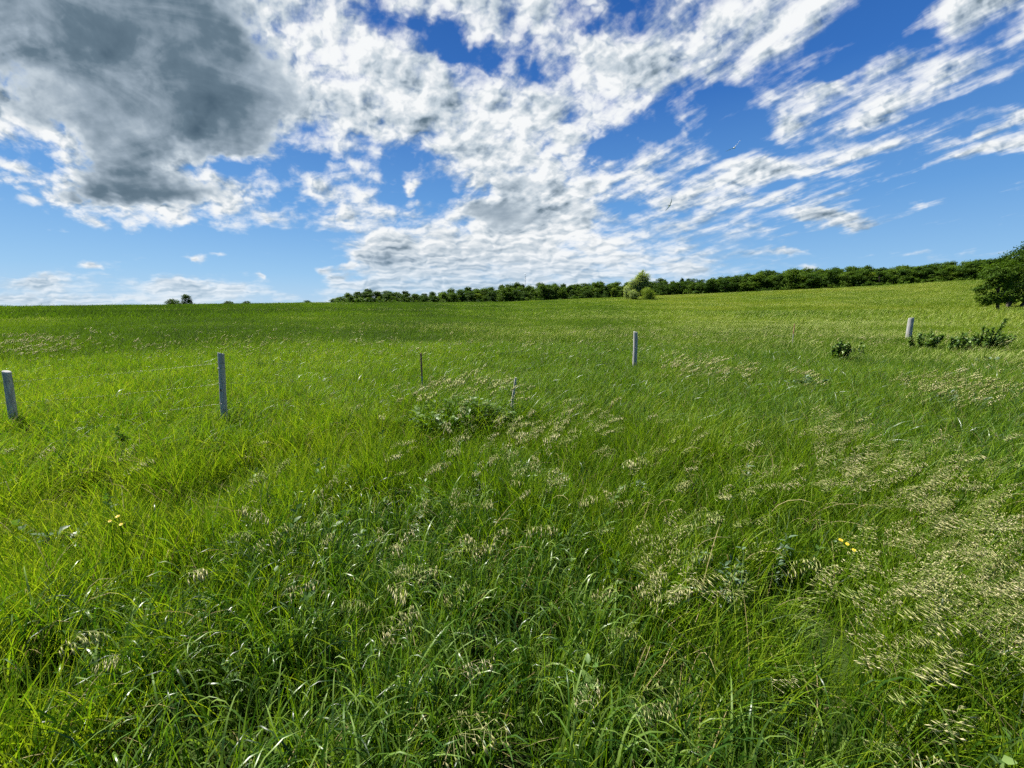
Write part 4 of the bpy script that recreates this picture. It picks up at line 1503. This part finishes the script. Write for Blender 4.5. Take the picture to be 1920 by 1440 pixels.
def build_tall_clump():
    """The higher tuft with pale heads beside the steel stake."""
    x, y = ground_at(862, 806, 0.3)
    z = tz(x, y)
    u = y / FPX
    root = tag(empty("grass_clump", (x, y, z)), "taller dark grass clump crowned with pale heads in front of the thin stake", "grass clump")
    g = np.random.default_rng(91)
    bl, hd, lf = Parts(), Parts(), Parts()
    for k in range(95):
        q = math.sqrt(g.uniform(0, 1))
        a = g.uniform(0, 2 * math.pi)
        ox, oy = q * 112 * u * math.cos(a), q * 0.42 * math.sin(a) + 0.25
        hs = 1.0 - 0.35 * q
        V, F, A = blades(26, 6, (0.60 * hs, 1.05 * hs), (0.007, 0.013), (0.02, 0.35), (0.5, 2.2), 0.07, 0.25, 1000 + k)
        bl.add(V + np.array([ox, oy, tz(x + ox, y + oy) - z]), F, A, 0)
        for j in range(1 if (k % 3 < 2 and oy > -0.05) else 0):
            add_panicle(hd, 1200 + 2 * k + j, 0, (0.80 + 0.2 * g.uniform()) * (hs + 0.05), (ox + g.normal(0, .05), oy + g.normal(0, .05), tz(x + ox, y + oy) - z), g.normal(0, 0.6), 0, 1, hang=True)
        if k % 2 == 0:      # leafy stems pushing through the grass
            n = 26
            t = g.uniform(0.35, 1, n)
            C = np.stack([ox + g.normal(0, .05, n), oy + g.normal(0, .05, n), t * 0.72 * hs], 1)
            an = g.uniform(0, 6.28, n)
            D = np.stack([np.cos(an), np.sin(an), g.uniform(-.1, .9, n)], 1)
            L = g.uniform(0.05, 0.10, n)
            V, F = leaves_on(C, D, L, L * 0.24, g)
            lf.add(V, F, np.repeat(g.uniform(0, 1, n), 7), 0)
    obj("leaf_blades", bl.mesh("leaf_blades", [M['grass']]), root)
    obj("leafy_stems", lf.mesh("leafy_stems", [M['weed']]), root)
    obj("seed_head", hd.mesh("seed_head", [M['grass'], M['seed']]), root)["kind"] = "stuff"


build_tall_clump()


def build_flowers():
    m, b, out = material("yellow petals")
    p = b.new('ShaderNodeBsdfPrincipled')
    at = b.new('ShaderNodeAttribute', attribute_name="rnd")
    b.put(p.inputs['Base Color'], b.mixc(at.outputs['Fac'], (.55, .38, .015, 1), (.68, .53, .04, 1)))
    p.inputs['Roughness'].default_value = 0.6
    b.nt.links.new(p.outputs[0], out.inputs[0])
    centre = plain_material("golden flower centre", (.45, .24, .02), 0.8, 0.2, 0.3, 200.0)
    L = [(206, 978, "lowest left of the three yellow flowers in the left grass"), (221, 969, "topmost of the three yellow flowers in the left grass"), (227, 984, "rightmost of the three yellow flowers in the left grass"),
         (1576, 1015, "left yellow blossom beside the dense straw-coloured heads"), (1588, 1022, "middle yellow blossom beside the dense straw-coloured heads"), (1601, 1033, "lowest right yellow blossom beside the dense straw-coloured heads")]
    for k, (px, py, lab) in enumerate(L):
        h = 0.60
        x, y = ground_at(px, py, h)
        z = tz(x, y)
        root = tag(empty("yellow_flower", (x, y, z)), lab, "flower", "yellow flowers in the grass")
        g = np.random.default_rng(k)
        st = Build()
        limb(st, (-.04, .02, 0), (0, 0, h), 0.0022, 0.0016, g, 0.03, 7, 6)
        obj("stem", st.mesh("stem", M['grass']), root)
        bd = Build()
        npet = 14
        R0 = 0.0095 * g.uniform(.9, 1.15)
        tilt = Matrix.Rotation(g.uniform(.2, .6), 3, 'X') @ Matrix.Rotation(g.uniform(-.4, .4), 3, 'Y')
        tm = np.array(tilt)
        for i in range(npet):
            a = 2 * math.pi * i / npet
            d = np.array([math.cos(a), math.sin(a), 0])
            s = np.array([-math.sin(a), math.cos(a), 0])
            zz = np.array([0, 0, 1.0])
            V = np.array([d * R0 * .2 - s * R0 * .06, d * R0 * .2 + s * R0 * .06, d * R0 * .75 + s * R0 * .2 + zz * R0 * .22, d * R0 * 1.05 + zz * R0 * .16, d * R0 * .75 - s * R0 * .2 + zz * R0 * .22])
            bd.add(V @ tm.T + (0, 0, h), [(0, 1, 2, 3, 4)], g.uniform(0, 1))
        obj("petals", bd.mesh("petals", m), root)
        cb = Build()
        pr = []
        for j, (q, zz) in enumerate(((.36, .06), (.30, .2), (.15, .28))):
            for i in range(10):
                a = 2 * math.pi * i / 10
                pr.append((R0 * q * math.cos(a), R0 * q * math.sin(a), R0 * zz))
        F = [(j * 10 + i, j * 10 + (i + 1) % 10, (j + 1) * 10 + (i + 1) % 10, (j + 1) * 10 + i) for j in range(2) for i in range(10)] + [tuple(range(20, 30)), tuple(range(9, -1, -1))]
        cb.add(np.array(pr) @ tm.T + (0, 0, h), F)
        obj("flower_centre", cb.mesh("flower_centre", centre), root)


build_flowers()


# ------------------------------------------------------------------ birds
def build_bird(px, py, dist, yaw, roll, flap, label):
    d = pix_dir(px, py)
    d = d / np.linalg.norm(d)
    loc = d * dist + np.array([0, 0, EYE])
    m, b, out = material("white and dark plumage")
    at = b.new('ShaderNodeAttribute', attribute_name="rnd")
    p = b.new('ShaderNodeBsdfPrincipled')
    b.put(p.inputs['Base Color'], b.mixc(b.smooth(at.outputs['Fac'], 0.4, 0.6), (.85, .85, .85, 1), (.035, .04, .05, 1)))
    p.inputs['Roughness'].default_value = 0.7
    b.nt.links.new(p.outputs[0], out.inputs[0])
    V, F, A = [], [], []
    # body: bill, head, breast, rump, tail (rings of eight)
    prof = [(0.215, .003, .003, 0.010), (0.185, .008, .008, 0.010), (0.17, .020, .020, 0.014), (0.145, .029, .030, 0.016), (0.115, .026, .027, 0.010), (0.07, .040, .040, 0.002), (0.01, .048, .046, 0), (-.06, .040, .036, 0),
            (-.12, .024, .020, .004), (-.16, .030, .008, .006), (-.21, .042, .004, .006), (-.25, .046, .002, .006)]
    for xx, rx, rz, zz in prof:
        for k in range(8):
            a = 2 * math.pi * k / 8
            V.append((xx, rx * math.cos(a), zz + rz * math.sin(a)))
            A.append(1.0 if xx > 0.19 else 0.0)
    n = len(prof)
    F += [(i * 8 + k, i * 8 + (k + 1) % 8, (i + 1) * 8 + (k + 1) % 8, (i + 1) * 8 + k) for i in range(n - 1) for k in range(8)]
    F += [tuple(range(7, -1, -1)), tuple((n - 1) * 8 + k for k in range(8))]
    for sgn in (-1, 1):       # wings: shoulder, wrist, tip with thickness
        fl = flap[0] if sgn < 0 else flap[1]
        st = [(0.02, .075, 0.03, .012), (0.12, .085, .045, .010), (0.22, .085, .05, .008), (0.31, .070, .03, .006), (0.40, .050, -.01, .004), (0.49, .012, -.07, .002)]
        base = len(V)
        for k, (sp, ch, fw, th) in enumerate(st):
            an = fl * (1.0 if sp < .22 else 0.75)
            yy, zz = sgn * sp * math.cos(an), sp * math.sin(an)
            for (cx, cz) in ((fw + ch * .45, 0), (fw, th), (fw - ch, 0), (fw, -th)):
                V.append((cx, yy, zz + cz + 0.01))
                A.append(1.0 if k >= 5 else 0.1)
        m_ = len(st)
        for i in range(m_ - 1):
            for k in range(4):
                q = (base + i * 4 + k, base + i * 4 + (k + 1) % 4, base + (i + 1) * 4 + (k + 1) % 4, base + (i + 1) * 4 + k)
                F.append(q if sgn > 0 else q[::-1])
        F.append(tuple(base + (m_ - 1) * 4 + k for k in range(4)))
        F.append(tuple(base + k for k in range(4)))
    me = mesh_from("bird", np.array(V), F, m, {"rnd": A})
    o = obj("bird", me, None, tuple(loc))
    o.rotation_euler = (roll, -0.1, yaw)
    tag(o, label, "bird", "birds flying in the blue sky")


build_bird(1377, 277, 30.0, R(70), R(-28), (R(30), R(12)), "white bird with dark wing tips flying higher, by a small cloud wisp")
build_bird(1256, 385, 36.0, R(35), R(-38), (R(35), R(-8)), "smaller pale bird flying lower, in front of the streaky white cloud")

# ------------------------------------------------------------------ render settings
cy = scene.cycles
cy.max_bounces = 5
cy.diffuse_bounces = 3
cy.glossy_bounces = 2
cy.transmission_bounces = 3
cy.transparent_max_bounces = 4
cy.caustics_reflective = False
cy.caustics_refractive = False
cy.use_denoising = False
cy.use_adaptive_sampling = True
cy.adaptive_threshold = 0.03
